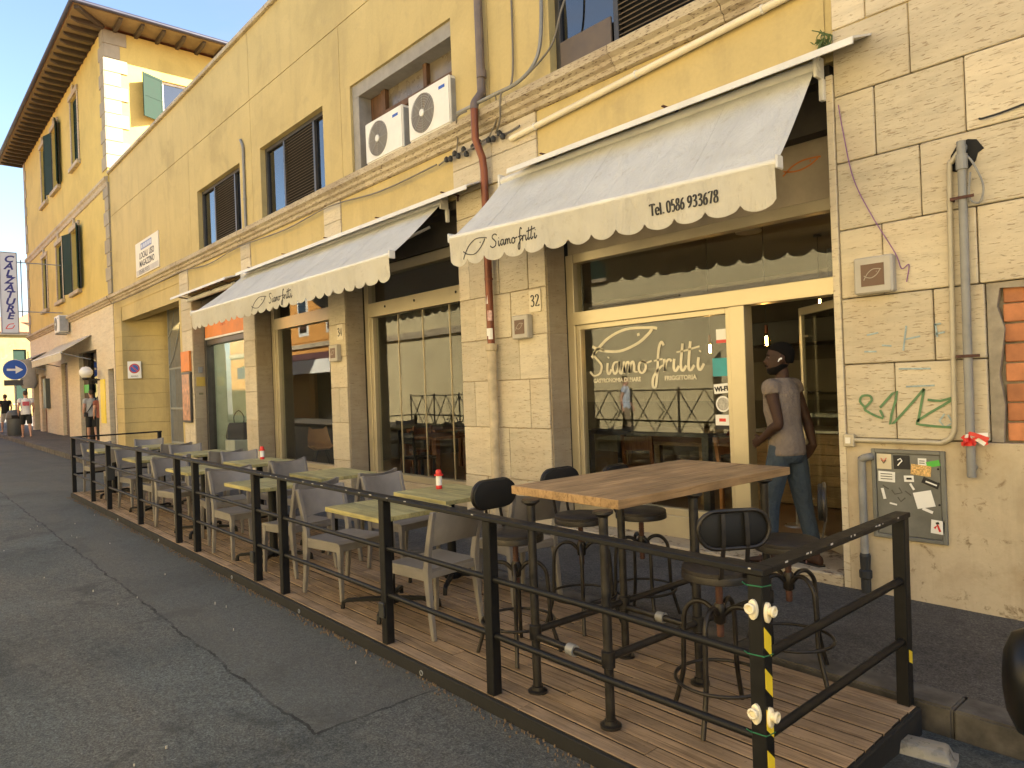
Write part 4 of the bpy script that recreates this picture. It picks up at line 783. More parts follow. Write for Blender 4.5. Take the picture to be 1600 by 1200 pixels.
MB().box(-.03,.0,-.4,.4,2.12,2.36).build('lower_plate', M('sign_back',(.05,.05,.05),.5), t); MB().tube([(.012,.43*math.cos(2*math.pi*k/32),2.8+.43*math.sin(2*math.pi*k/32)) for k in range(32)], .014, 6, True).build('rim', WHITE, t)
# air conditioners
def aircon(label, x, y, z, w=.92, h=.62, d=.32):
    t = thing('air_conditioner', label, 'air conditioner', (x,y,z))
    MB().box(0,w,0,d,.03,h).build('casing', ACW, t, bevel=.015, seg=2); MB().box(w-.004,w+.006,.03,d-.02,.05,h-.04).build('side_panel', GREYM, t)
    c = (w*.36,-.004,h*.52); r = h*.40
    MB().lathe([(.001,0),(r,0),(r,.003),(.001,.003)], 28, (c[0],-.001,c[2]), 'y').build('fan_opening', ACG, t)
    mb = MB()
    for k in range(1,9): mb.tube([(c[0]+r*k/8.2*math.cos(a), -.012, c[2]+r*k/8.2*math.sin(a)) for a in [2*math.pi*j/28 for j in range(28)]], .0035, 5, True)
    for k in range(8): a = math.pi*k/4; mb.tube([(c[0]+.05*math.cos(a),-.010,c[2]+.05*math.sin(a)),(c[0]+r*math.cos(a),-.010,c[2]+r*math.sin(a))], .004, 5)
    mb.build('fan_grille', M('grille_wire',(.34,.325,.29),.5), t, smooth=60)
    MB().lathe([(.001,0),(.05,0),(.045,-.012),(.001,-.015)], 16, (c[0],-.012,c[2]), 'y').build('hub', ACW, t)
    bx('badge', BLUE, t, w*.76, w*.90, -.003, .001, h*.80, h*.86); bx('foot', GREYM, t, .12, .2, .02, d-.02, 0, .03); bx('foot', GREYM, t, w-.2, w-.12, .02, d-.02, 0, .03); return t
aircon('white air conditioner on the sill nearer the brown papered sash', -9.12, -.10, 4.925, .98, .62); aircon('white air conditioner on the sill right beside the downpipe', -7.98, -.10, 4.93, .92, .64)
t = aircon('small air conditioner bracketed above the cream awning of the tall house', -32.4, -.42, 4.3, .95, .66); MB().box(.1,.14,-.0,.39,-.04,0).box(.8,.84,0,.39,-.04,0).build('bracket', GREYM, t)
# ------------------------------------------------------------------ awnings of the fish restaurant
def awning(label, x0, x1, zt, bl, br, n, hood, vh=.32):
    t = thing('shop_awning', label, 'awning', (0,0,0))
    lerp = lambda a, b, u: a+(b-a)*u
    def bar(u): return Vector((lerp(x0,x1,u), lerp(bl[0],br[0],u), lerp(bl[1],br[1],u)))
    NU, NV = 40, 8; mb = MB(); T = []
    for i in range(NU+1):
        u = i/NU; b = bar(u); a = Vector((b.x, -.09, zt)); row = []
        for j in range(NV+1):
            v = j/NV; p = a.lerp(b, v); p.z -= .035*math.sin(math.pi*v)*(.65+.25*math.sin(u*11+1)+.2*math.sin(u*27))+.006*math.sin(u*47+v*5)*math.sin(math.pi*v); row.append(p)
        T.append(row)
    for s_ in (0,1):
        for i in range(NU):
            for j in range(NV):
                q = [T[i][j],T[i+1][j],T[i+1][j+1],T[i][j+1]]; q = [Vector(p)-Vector((0,0,.003*s_)) for p in q]; mb.quad(*q)
    mb.build('canopy', CANVAS, t, smooth=60)
    q = .5
    while q < abs(x1-x0)-.2:
        i_ = q/abs(x1-x0)*NU; a_ = int(i_); f_ = i_-a_
        MB().bar([T[a_][j].lerp(T[a_+1][j], f_)+Vector((0,-.001,.0015)) for j in range(NV+1)], .008, .0012, (0,-.4,1)).build('seam', CANVAS, t); q += 1.2
    bb = MB().tube([bar(-.004)+Vector((0,.0,.0)), bar(1.004)], .036, 10).build('front_bar', WHITEM, t, smooth=60)
    for u in (-.0055,1.002): 
        p = bar(u); MB().box(p.x,p.x+.02,p.y-.045,p.y+.045,p.z-.05,p.z+.05).build('end_cap', WHITEM, t, bevel=.008)
    wv = lambda u: .012*math.sin(u*n*2.1+.6)+.008*math.sin(u*n*5.3)
    def val(u, z):
        b = bar(u); k = -z/vh
        return (b.x, b.y-.034+wv(u)*k+.01*k, b.z+z)
    m = 10; mb = MB(); top = []; bot = []; mid = []
    for i in range(n*m+1):
        u = i/(n*m); ph = (i % m)/m; sc = abs(math.sin(math.pi*(i/m))) ** .55
        zb = -vh+.065*(1-sc); top.append(val(u,-.005)); mid.append(val(u,-vh*.55)); bot.append(val(u,zb))
    for off in (0,.003):
        o = lambda p: (p[0],p[1]+off,p[2])
        for i in range(n*m): mb.quad(o(top[i]),o(top[i+1]),o(mid[i+1]),o(mid[i])); mb.quad(o(mid[i]),o(mid[i+1]),o(bot[i+1]),o(bot[i]))
    mb.build('valance', CANVAS2, t, smooth=70)
    fn = lambda x, z, o: (lambda p: (p[0], p[1]-.003-o, p[2]))(val((x-x0)/(x1-x0), z))
    MB().tube([(x0,-.09,zt),(x1,-.09,zt)], .045, 10).build('roller', WHITEM, t, smooth=60)
    for x in (x0-.03,x1+.005): MB().box(x,x+.03,-.15,-.02,zt-.10,zt+.07).box(x-.005,x+.035,-.06,-.012,zt-.26,zt-.09).lathe([(.001,0),(.05,0),(.05,.05),(.001,.05)], 12, (x-.01,-.09,zt), 'x').build('wall_bracket', WHITEM, t, bevel=.006)
    for x, s_ in ((x0+.35,1),(x1-.35,-1)):
        e = bar((x-x0)/(x1-x0)); k = Vector((x+s_*.55, lerp(-.05,e.y,.5), lerp(zt-.25,e.z,.5)-.02))
        MB().tube([(x,-.05,zt-.25),k,(e.x,e.y+.03,e.z-.01)], .02, 7).build('arm', WHITEM, t, smooth=60)
    hx0, hx1, hy, hz = hood
    h = MB().rings([[(xx,-.0,4.135),(xx,hy,hz+.02),(xx,hy-.01,hz-.035),(xx,hy+.004,hz-.035),(xx,hy+.012,hz+.008),(xx,-.0,4.12)] for xx in (hx0,hx1)]).build('rain_hood', WHITEM, t)
    k = hx0+.5
    while k < hx1-.3: MB().box(k-.012,k+.012,hy+.03,-.0,4.05,4.062).box(k-.012,k+.012,-.045,-.03,3.98,4.06).build('hood_bracket', RUST, t); k += 1.55
    return t, fn
A2, fn2 = awning('white scalloped awning reading Tel. 0586 933678 above the open door', -6.12, -2.46, 4.0, (-.86,3.255), (-.75,3.145), 13, (-5.78,-2.08,-.33,3.995))
A1, fn1 = awning('long white scalloped awning without phone number over two window bays', -13.95, -7.3, 4.02, (-1.08,3.23), (-.89,3.27), 25, (-13.75,-6.5,-.33,3.995))
mb = MB(); strokes(mb, SIAMO, .012, fn2, .127, -5.46, -.20, sx=1.02); mb.build('script_lettering', INK, A2); mb = MB(); strokes(mb, FISH, .014, fn2, .27, -5.90, -.255, sx=1.3, nib=.6); mb.build('fish_emblem', INK, A2)
mb = MB(); digits(mb, 'Tel. 0586 933678', .090, .017, fn2, -3.52, -.20, adv=.66, sx=.76, nib=.42); mb.build('phone_lettering', INK, A2)
mb = MB(); strokes(mb, SIAMO, .013, fn1, .145, -10.62, -.21, sx=1.05); mb.build('script_lettering', INK, A1); mb = MB(); strokes(mb, FISH, .016, fn1, .28, -11.25, -.26, sx=1.75, nib=.6); mb.build('fish_emblem', INK, A1)
t = thing('rain_hood', 'white sheet metal rain hood above the handbag shop', 'rain hood', (0,0,0))
MB().rings([[(xx,-.0,4.1),(xx,-.42,3.98),(xx,-.43,3.93),(xx,-.41,3.93),(xx,-.40,3.96),(xx,0,4.08)] for xx in (-17.6,-14.1)]).build('plate', WHITEM, t)
for x in (-17.2,-15.6,-14.5): MB().tube([(x,0,3.9),(x,-.38,3.96)], .012, 6).build('bracket', RUST, t)
MB().tube([(-17.3,-.12,3.9),(-14.4,-.12,3.9)], .05, 10).build('roller', WHITEM, t)
# ------------------------------------------------------------------ pipes, cables and boxes on the facade
t = thing('downpipe', 'brown rain downpipe with stickers running down beside house number 32', 'downpipe', (-6.44,0,0))
MB().tube(cr([(-.04,-.085,8.7),(-.02,-.085,6.9),(-.01,-.085,5.25),(0,-.10,5.12),(0,-.20,4.98),(0,-.215,4.9)], 5), .052, 12).build('upper_pipe', PIPEG, t, smooth=60)
MB().tube([(0,-.215,4.95),(0,-.215,4.55),(0,-.12,4.35),(0,-.10,4.2),(0,-.09,2.08)], .046, 12).build('red_pipe', COPPER, t, smooth=60)
MB().tube([(0,-.09,2.1),(0,-.09,-.1)], .056, 12).build('lower_pipe', PIPEC, t, smooth=60); MB().lathe([(.05,2.06),(.07,2.07),(.07,2.14),(.062,2.15),(.046,2.15)], 14, (0,-.09,0)).build('collar', PIPEC, t)
for z in (5.3,6.6): MB().lathe([(.05,z),(.06,z),(.06,z+.09),(.05,z+.09)], 14, (0,-.085,0)).build('joint', PIPEG, t)
for z in (3.6,2.9): MB().lathe([(.046,z),(.051,z),(.051,z+.025),(.046,z+.025)], 14, (0,-.09,0)).build('clip', COPPER, t)
for i, (z, h, m_) in enumerate(((2.62,.10,WHITE),(2.42,.12,M('sticker_pink',(.6,.4,.38),.6,var=.4,vs=40)),(2.24,.09,WHITE),(2.2,.13,WHITE))):
    a0 = R(-130+(i % 2)*50); mb = MB(); mb.rings([[(.0475*math.cos(a),-.09+.0475*math.sin(a),z),(.0475*math.cos(a),-.09+.0475*math.sin(a),z+h),(.0455*math.cos(a),-.09+.0455*math.sin(a),z+h),(.0455*math.cos(a),-.09+.0455*math.sin(a),z)] for a in [a0+R(70)*k/6 for k in range(7)]]).build('sticker', m_, t)
def cab(name, label, pts, r, mat, n=6, k=6):
    return tag(MB().tube(cr(pts, k), r, n).build(name, mat, None, smooth=60), label, 'cable')
cab('wall_cable', 'thin grey cable sagging under the cornice of the yellow building', [(-24.5,-.12,4.62),(-21,-.14,4.58),(-17.9,-.12,4.64),(-16,-.08,4.55),(-14.1,-.12,4.6),(-12,-.09,4.55),(-10.3,-.1,4.6),(-8.8,-.08,4.5),(-7.4,-.09,4.52)], .012, CABLE)
cab('wall_cable', 'loose cable dropping down the yellow wall right of the downpipe', [(-5.98,-.02,8.0),(-5.95,-.02,6.6),(-5.93,-.03,5.7),(-5.95,-.05,5.1),(-5.98,-.19,4.95),(-6.1,-.12,4.7),(-6.25,-.06,4.6)], .013, CABLE)
cab('wall_cable', 'thick cable curving round the corner of the window beside the phone-number awning', [(-5.5,-.02,7.4),(-5.46,-.03,6.3),(-5.44,-.05,5.6),(-5.5,-.08,5.2),(-5.7,-.18,4.98),(-6.2,-.19,4.97),(-6.8,-.19,4.97)], .022, CONDUIT)
cab('wall_cable', 'cable looping from the shutter window across to the ledge', [(-5.0,.1,6.1),(-5.15,-.03,5.6),(-5.3,-.06,5.25),(-5.6,-.19,4.98)], .012, CABLE)
t = thing('cable_junction', 'cluster of black cable joints hanging under the cornice by the downpipe', 'cable joints', (-6.7,-.05,4.55))
rnd = random.Random(9)
for k in range(14):
    x = -.5+k*.085+rnd.uniform(-.02,.02)
    if -.35+.55 < x < .33: continue
    MB().lathe([(.001,-.03),(.028,-.02),(.032,.02),(.012,.045),(.001,.045)], 8, (x,rnd.uniform(-.04,.0),.1*x*0+rnd.uniform(-.03,.03)-.04*(k % 2))).build('joint', CABLEB, t)
MB().tube(cr([(-.7,0,-.03),(-.4,-.02,.0),(0,-.02,-.01),(.3,-.03,.02),(.62,-.0,.0),(.85,.0,.02)], 5), .012, 6).tube(cr([(-.3,-.02,.0),(-.25,-.03,.18),(-.1,-.15,.36),(.1,-.15,.38)], 5), .009, 6).tube(cr([(.3,-.02,.0),(.5,-.03,.2),(.62,-.14,.4)], 5), .009, 6).build('cable_run', CABLE, t)
t = thing('cream_pipe', 'cream plastic pipe running along the yellow frieze above the phone-number awning', 'pipe', (0,0,0))
MB().tube([(-6.0,-.055,4.46),(-4.15,-.055,4.56),(-2.5,-.055,4.655)], .033, 10).build('pipe', PVC, t, smooth=60)
for x in (-5.6,-4.2,-2.9): MB().lathe([(.033,0),(.039,0),(.039,.02),(.033,.02)], 10, (x,-.055,4.46+(x+6)*.0557), 'x').build('clip', WHITEM, t); bx('clip_foot', WHITEM, t, x, x+.02, -.02, .0, 4.45+(x+6)*.0557, 4.47+(x+6)*.0557)
t = thing('wall_conduit', 'grey conduit climbing the pilaster between the two shuttered upper windows', 'conduit', (-13.92,-.03,0))
MB().tube(cr([(0,0,4.96),(0,0,6.3),(.0,0,6.55),(-.12,.01,6.72),(-.16,.02,6.74)], 5), .028, 8).build('pipe', CONDUIT, t, smooth=60); MB().lathe([(.03,5.5),(.036,5.5),(.036,5.55),(.03,5.55)], 10).build('clip', CONDUIT, t)
def lightbox(label, x, z, s=.27):
    t = thing('wall_light_box', label, 'wall light', (x,-.0,z))
    bx('casing', M('stone_grey_casing',(.42,.39,.34),.6,var=.1), t, -s/2, s/2, -.085, -.0, -s/2, s/2, .012); bx('brown_face', M('brown_plate',(.10,.045,.025),.4), t, -.08, .08, -.089, -.084, -.08, .08)
    mb = MB(); strokes(mb, FISH, .006, lambda x_, z_, o: (x_,-.0895-o,z_), .11, -.06, -.035); mb.build('fish_emblem', M('grey_emblem',(.35,.3,.25),.5), t)
lightbox('grey wall light box with brown fish plate above the green graffiti', -2.105, 2.355); lightbox('grey wall light box with brown fish plate under house number 32', -5.94, 2.305); lightbox('grey wall light box with brown plate under house number 34', -10.40, 2.27)
def tile(label, s, x, z):
    t = thing('house_number_tile', label, 'house number', (x,-.0,z)); bx('tile', M('cream_tile',(.62,.54,.40),.4,var=.05), t, -.095, .095, -.012, -.0, -.125, .125, .004)
    mb = MB(); digits(mb, s, .125, .02, lambda x_, z_, o: (x_,-.0125-o,z_), -.068, -.062, adv=.6, nib=.45); mb.build('number', INK, t)
tile('cream tile with house number 32 on the wide pillar', '32', -5.75, 2.585); tile('cream tile with house number 34 on the narrow pillar', '34', -10.28, 2.60)
t = thing('wall_showcase', 'narrow showcase box on the end pier by the passage', 'showcase', (-17.9,0,0)); bx('case', ALUD, t, -.31, .31, -.06, -.004, 1.05, 2.25, .006); bx('print', M('showcase_print',(.45,.22,.12),.4,var=.6,vs=7), t, -.27, .27, -.064, -.0605, 1.1, 2.2); bx('header', ORNG, t, -.31, .31, -.06, -.004, 2.27, 2.75, .006)
t = thing('doorbell_plate', 'small yellow and grey plates on the jamb of the handbag shop', 'plate', (-17.465,.15,2.0)); bx('yellow_plate', M('brass_yellow',(.55,.38,.08),.5), t, 0, .008, -.1, .1, -.1, .12); bx('bell', GREYM, t, 0, .02, -.05, .05, .22, .36, .005); bx('lower_plate', M('olive_plate',(.2,.18,.1),.5), t, 0, .006, -.05, .05, -.3, -.25)
# conduits on the stone wall
t = thing('wall_conduit', 'grey steel conduit rising to a ragged hole in the stone wall', 'conduit', (-1.52,0,0))
MB().tube(cr([(0,.02,3.15),(0,-.045,3.1),(.0,-.05,3.0),(-.012,-.05,1.08),(-.012,-.045,1.0),(-.012,.02,.97)], 6), .027, 10).build('pipe', CONDUIT, t, smooth=60); MB().lathe([(.027,2.98),(.036,2.98),(.036,3.08),(.027,3.08)], 12, (0,-.05,0)).build('collar', CONDUIT, t)
for z in (2.78,1.72): MB().box(-.07,.07,-.08,-.074,z,z+.02).box(-.07,-.062,-.074,0,z,z+.02).build('clamp', RUST, t)
MB().poly([(-.085,-.009,3.0),(-.075,-.009,3.10),(-.03,-.009,3.17),(.03,-.009,3.185),(.08,-.009,3.17),(.12,-.009,3.10),(.085,-.009,3.08),(.07,-.009,3.03),(.03,-.009,2.99),(-.03,-.009,2.975)], (0,.05,0)).build('wall_hole', DARK, t)
MB().tube(cr([(.02,-.03,3.08),(.07,-.06,3.0),(.12,-.06,2.85),(.10,-.06,2.74),(.04,-.06,2.78),(.05,-.06,2.95)], 6), .007, 6).build('cable_loop', CONDUIT, t)
t = thing('wall_conduit', 'thin cream conduit bending along above the meter cabinet to a switch box', 'conduit', (0,0,0))
MB().tube(cr([(-1.53,-.03,3.12),(-1.58,-.035,3.05),(-1.60,-.035,2.95),(-1.615,-.035,2.0),(-1.625,-.035,1.35),(-1.64,-.035,1.2),(-1.70,-.035,1.145),(-1.8,-.035,1.14),(-2.33,-.035,1.14)], 6), .017, 9).build('pipe', M('cream_conduit',(.42,.37,.27),.5), t, smooth=60); bx('switch_box', M('cream_switch',(.5,.43,.3),.4), t, -2.375, -2.295, -.06, -.011, 1.09, 1.185, .006); bx('switch_plate', ACW, t, -2.355, -2.318, -.066, -.058, 1.115, 1.16)
t = thing('gas_pipe', 'grey gas pipe with black foot beside the meter cabinet', 'pipe', (-2.245,-.055,0)); MB().tube(cr([(.06,.05,1.02),(.05,-.005,1.02),(.01,-.005,1.0),(0,0,.94),(0,0,.4),(0,0,.3)], 6), .028, 10).build('pipe', CONDUIT, t, smooth=60); MB().lathe([(.032,.3),(.038,.28),(.034,.18),(.045,.17),(.045,.12),(.034,.11),(.034,-.1),(.001,-.1)], 12).build('foot', CABLEB, t)
mc = thing('meter_cabinet', 'grey metal meter cabinet door covered in stickers', 'cabinet', (-1.94,-.012,.755))
MB().box(-.245,-.215,-.022,0,-.325,.325).box(.215,.245,-.022,0,-.325,.325).box(-.215,.215,-.022,0,.297,.325).box(-.215,.215,-.022,0,-.325,-.297).build('frame', METER, mc, bevel=.003); bx('door', METER, mc, -.212, .212, -.016, 0, -.294, .294, .003)
for z in (.1,-.05,.2): MB().lathe([(.001,0),(.007,0),(.007,.005),(.001,.005)], 8, (.2,-.021,z), 'y').build('screw', DARK, mc)
ST = [(-.155,.235,.10,.11,0,M('cream_sticker',(.6,.52,.36),.6,var=.1)),(-.035,.235,.11,.10,-2,INK),(.10,.245,.055,.05,0,WHITE),(.17,.235,.085,.04,-14,GREENP),(.09,.185,.13,.075,5,M('speckled_orange_sticker',(.6,.38,.14),.6,var=.6,vs=90)),(-.14,.125,.115,.075,2,WHITE),(.01,.12,.065,.045,-3,WHITE),(.15,.10,.11,.045,22,INK),(.105,-.02,.12,.115,-14,WHITE),(.185,-.205,.085,.095,4,WHITE),(.125,-.095,.07,.02,20,WHITE),(-.165,-.0,.02,.08,-12,WHITE),(-.10,-.07,.05,.012,10,WHITE),(.03,.065,.015,.05,-30,WHITE)]
for i, (x, z, w_, h_, tl, m_) in enumerate(ST):
    o = MB().box(-w_/2,w_/2,-.0012,0,-h_/2,h_/2).build('sticker', m_, mc, loc=(x,-.0172-.0004*i,z)); o.rotation_euler = (0,R(tl),0)
def smark(mat, pts, w=.005, y=-.0245):
    mb = MB(); mb.ribbon(pts, w, lambda x, z, o: (x,y-o,z), None, .001); mb.build('sticker_print', mat, mc)
smark(RED, [(-.175,.26),(-.155,.235),(-.135,.262)]); smark(INK, [(-.17,.245),(-.155,.222),(-.14,.247)]); smark(WHITE, [(-.06,.25),(-.04,.262),(-.03,.245),(-.045,.23),(-.06,.21)], .008)
for k in range(3): smark(INK, [(-.18,.145-k*.018),(-.10,.145-k*.018)], .005)
smark(INK, [(-.005,.12),(.03,.122)], .014); smark(RED, [(.165,-.215),(.185,-.19),(.2,-.235)], .014); smark(INK, [(.182,-.17),(.188,-.185)], .02); smark(WHITE, [(.12,.11),(.15,.10),(.19,.085)], .01)
for k in range(2): smark(INK, [(.083,.252-k*.015),(.118,.252-k*.015)], .005)
for pts in ([(-.17,.06),(-.15,.045),(-.13,.035)],[(-.11,.03),(-.09,.0),(-.04,.015),(-.06,.05)],[(-.07,-.02),(-.05,-.05),(-.02,-.02)],[(.02,.0),(-.02,.03)]): smark(M('grey_scratch',(.07,.065,.055),.6), pts, .008, -.0165)
# graffiti as thin paint films on the stones
mb = MB(); gs = [[(245,588),(231,570),(240,551),(264,551),(270,566),(256,583),(247,600),(303,628),(296,600)],[(296,592),(352,536),(326,648),(380,595),(434,530)],[(434,530),(412,640)],[(443,566),(480,570),(520,562),(410,636),(440,650),(510,655)]]
def gp(p): return (-2.37+(p[0]-180)*.00218, 1.71-(p[1]-440)*.00216)
for s_ in gs: mb.ribbon([(q.x,q.y) for q in cr([(*gp(p),0) for p in s_], 3)], .017, lambda x, z, o: (x,-.0085-o,z), None, .0012)
tag(mb.build('graffiti', GRAF), 'green spray-painted scrawl on the stone wall above the switch box', 'graffiti')
fg = thing('faded_graffiti', 'faded blue paint marks scrubbed off the stone wall', 'graffiti', (0,0,0))
for s_ in ([(262,342),(300,336)],[(388,320),(376,402)],[(384,365),(428,358)],[(470,325),(490,322)],[(472,355),(500,350)],[(474,320),(478,365)],[(360,462),(455,465)],[(380,522),(465,520)],[(252,398),(292,400)],[(310,380),(340,384)],[(500,615),(512,640),(490,655),(475,635),(490,612)]):
    mb = MB(); mb.ribbon([gp(p) for p in s_], .012, lambda x, z, o: (x,-.0085-o,z), None, .001); mb.build('paint_mark', GRAFB, fg)
cab('string', 'thin purple string dangling down the stone wall to the wall light', [(-2.33,-.02,3.68),(-2.30,-.02,3.45),(-2.24,-.02,3.1),(-2.12,-.02,2.8),(-1.97,-.02,2.5),(-1.93,-.02,2.38),(-1.88,-.02,2.40),(-1.9,-.02,2.28)], .004, PURP, 5)
cab('wall_cable', 'short black twisted cable end sticking out of the stone wall', [(-1.42,-.01,3.30),(-1.38,-.03,3.29),(-1.2,-.02,3.31),(-.6,-.02,3.4),(.4,-.02,3.5)], .007, CABLEB, 5)
t = thing('barrier_tape', 'crumpled red and white tape tied to the grey conduit', 'tape', (-1.52,-.05,1.17))
rnd = random.Random(4)
for k in range(7):
    pts = cr([(0,-.03,.0),(rnd.uniform(-.06,.07),-.04+rnd.uniform(-.02,.02),rnd.uniform(-.04,.05)),(rnd.uniform(-.08,.13),-.03,rnd.uniform(-.05,.05))], 4)
    MB().bar(pts, .001, .013, (0,0,1)).build('tape_strip', WHITE if k in (1,4) else RED, t)
MB().lathe([(.028,-.015),(.034,-.012),(.034,.012),(.028,.015)], 10).build('knot', RED, t)
t = thing('weed', 'small weed sprouting from the ledge above the awning end', 'plant', (-2.40,-.03,4.13))
rnd = random.Random(2)
for k in range(7): MB().tube(cr([(0,0,0),(rnd.uniform(-.05,.05),rnd.uniform(-.05,.0),.08),(rnd.uniform(-.08,.06),rnd.uniform(-.08,0),rnd.uniform(.08,.16))], 4), .004, 5).build('stem', LEAF, t)
mb = MB()
for k in range(40):
    c = Vector((rnd.gauss(-.02,.03), rnd.uniform(-.06,.01), rnd.uniform(0,.07))); a = Vector((rnd.uniform(-1,1),rnd.uniform(-1,1),rnd.uniform(-.5,1))).normalized()*.03; b = a.cross(Vector((.3,.5,.8))).normalized()*.01
    mb.quad(c-a, c+b, c+a, c-b)
mb.build('leaves', LEAF, t, kind='stuff')
# ------------------------------------------------------------------ terrace platform and railing
TILT = math.atan(G)
DK = thing('terrace_platform', 'low wooden plank platform with black edging laid along the kerb', 'platform', (0,0,-2*G), 0, None, TILT)
rnd = random.Random(21)
DX0, DX1 = -14.02, -1.34
plen = {}
for r in range(14):
    y0 = -3.128+r*.1008; x = DX0; k = 0
    cuts = [DX0]; off = (r % 3)*.62+rnd.uniform(-.15,.15)
    c = DX0+1.0+off
    while c < DX1-.6: cuts.append(c); c += 2.08
    cuts.append(DX1)
    for a, b in zip(cuts, cuts[1:]):
        L = round(b-a-.004, 2)
        if L not in plen: pb = MB().box(0,L,0,.0905,-.042,0); pb.mi = [1,0,1,1,1,1]; plen[L] = pb.mesh('plank', [DECK, DECKS], None, .003, 1)
        link('plank', plen[L], DK, (a+.002, y0, rnd.uniform(-.003,.002)))
bx('edge_board', DECKF, DK, DX0-.012, DX1+.012, -3.152, -3.131, -.12, -.006, .004); bx('edge_board', DECKF, DK, DX1+.001, DX1+.024, -3.13, -1.72, -.15, -.006, .004); bx('edge_board', DECKF, DK, DX0-.024, DX0-.002, -3.13, -1.72, -.12, -.006, .004)
for y in (-3.0,-2.45,-1.85): bx('joist', DECKF, DK, DX0, DX1, y-.03, y+.03, -.14, -.046)
bx('gap_shade_sheet', DARK, DK, DX0+.01, DX1-.01, -3.12, -1.73, -.06, -.05)  # dark sheet added under the planks so the gaps look shaded
for x in (-3.55,-5.2,-6.6,-8.9,-10.8): MB().tube([(x+.014*math.cos(a),-3.155,-.05+.014*math.sin(a)) for a in [2*math.pi*k/10 for k in range(10)]], .003, 5, True).build('edge_ring', GREYM, DK)
RL = thing('terrace_railing', 'black steel railing with flat top rail round the terrace', 'railing', (0,0,-2*G), 0, None, TILT)
PX = [-14.0,-12.56,-11.51,-9.87,-8.32,-7.71,-6.12,-5.57,-4.0,-2.94,-1.385]
YF, YB = -3.098, -1.735
pme = MB().box(-.03,.03,-.03,.03,-.004,.926).mesh('post', BLACK, None, .004)
for x in PX: link('post', pme, RL, (x,YF,0))
for x in (-1.385,-14.0): link('post', pme, RL, (x,YB,0))
tops = [(-14.03,-11.5),(-11.5,-8.0),(-8.0,-5.85),(-5.85,-3.9),(-3.9,-1.345)]
for a, b in tops: bx('top_rail', BLACK, RL, a+.001, b-.001, YF-.037, YF+.037, .926, .951, .004)
for x in (-1.385,-14.0): bx('top_rail', BLACK, RL, x-.036, x+.036, YF+.038, YB+.037, .925, .95, .004)
for a, b in zip(PX, PX[1:]):
    for z in (.615,.315): MB().tube([(a+.028,YF,z),((a+b)/2,YF+rnd.uniform(-.004,.004),z+rnd.uniform(-.004,.004)),(b-.028,YF,z)], .0165, 10).build('rail', BLACK, RL, smooth=60)
for x in (-1.385,-14.0):
    for z in (.615,.315): MB().tube([(x,YF+.028,z),(x,YB-.028,z)], .0185, 10).build('rail', BLACK, RL, smooth=60)
# chips of bare metal along the top rail
mb = MB(); rr = random.Random(8)
for k in range(16):
    x = rr.uniform(-6,-1.4); y = YF-.0375; s = rr.uniform(.004,.03)
    mb.box(x, x+s, y-.0006, y+.003, .947, .9516)
for k in range(11):
    y = rr.uniform(YF+.05,YB); s = rr.uniform(.004,.022); mb.box(-1.385+.0355, -1.385+.0368, y, y+s, .946+rr.uniform(-.004,.0), .9504)
mb.build('paint_chips', CHIP, RL, kind='stuff')
# far-end pieces: dark electric box on a post of the railing
bx('junction_box', CABLEB, RL, -11.47, -11.40, YF-.05, YF+.06, .42, .62, .01); bx('junction_box', CABLEB, RL, -6.16, -6.10, YF-.055, YF-.031, .16, .26, .006); bx('junction_box', CABLEB, RL, -4.035, -3.975, YF-.05, YF-.031, .17, .27, .006)
# insulators, wires and hazard tape on the corner post
px, py = -1.385, YF
def insul(x, y, z, rz):
    o = MB().rings([[(math.cos(a)*.020*s, yy, math.sin(a)*.038*s) for a in [2*math.pi*k/14 for k in range(14)]] for yy, s in ((0,1),(-.010,1),(-.013,.85))]).lathe([(.015,-.012),(.017,-.02),(.015,-.027),(.008,-.028)], 12, (0,0,.008), 'y').build('insulator', IVORY, RL, smooth=50, loc=(x,y,z)); o.rotation_euler = (0,0,rz)
    MB().tube([(.016*math.cos(a),-.03,.016*math.sin(a)+.008) for a in [2*math.pi*k/10 for k in range(10)]], .006, 6, True).build('eye', IVORY, o, smooth=60); return o
for z in (.80,.415): insul(px-.005,py-.0305,z,0); insul(px+.0305,py-.005,z-.01,R(90))
for z in (.885,.63,.34): MB().tube([(px-.032,py-.032,z),(px+.032,py-.032,z+.004),(px+.032,py+.032,z-.003),(px-.032,py+.032,z)], .0025, 5, True).build('green_wire', GREENW, RL); MB().tube([(px-.032,py-.032,z),(px-.04,py-.045,z+.012)], .0025, 5).build('wire_end', GREENW, RL)
z = .74
while z > .0:
    h = .075; MB().poly([(px+.0308,py-.026,z),(px+.0308,py+.022,z-.045),(px+.0308,py+.022,z-.045-h),(px+.0308,py-.026,z-h)], (.0012,0,0)).build('hazard_stripe', YELP, RL); z -= .15
MB().poly([(-1.385+.0308,YB-.02,.28),(-1.385+.0308,YB+.02,.26),(-1.385+.0308,YB+.02,.2),(-1.385+.0308,YB-.02,.22)], (.0012,0,0)).build('hazard_stripe', YELP, RL)
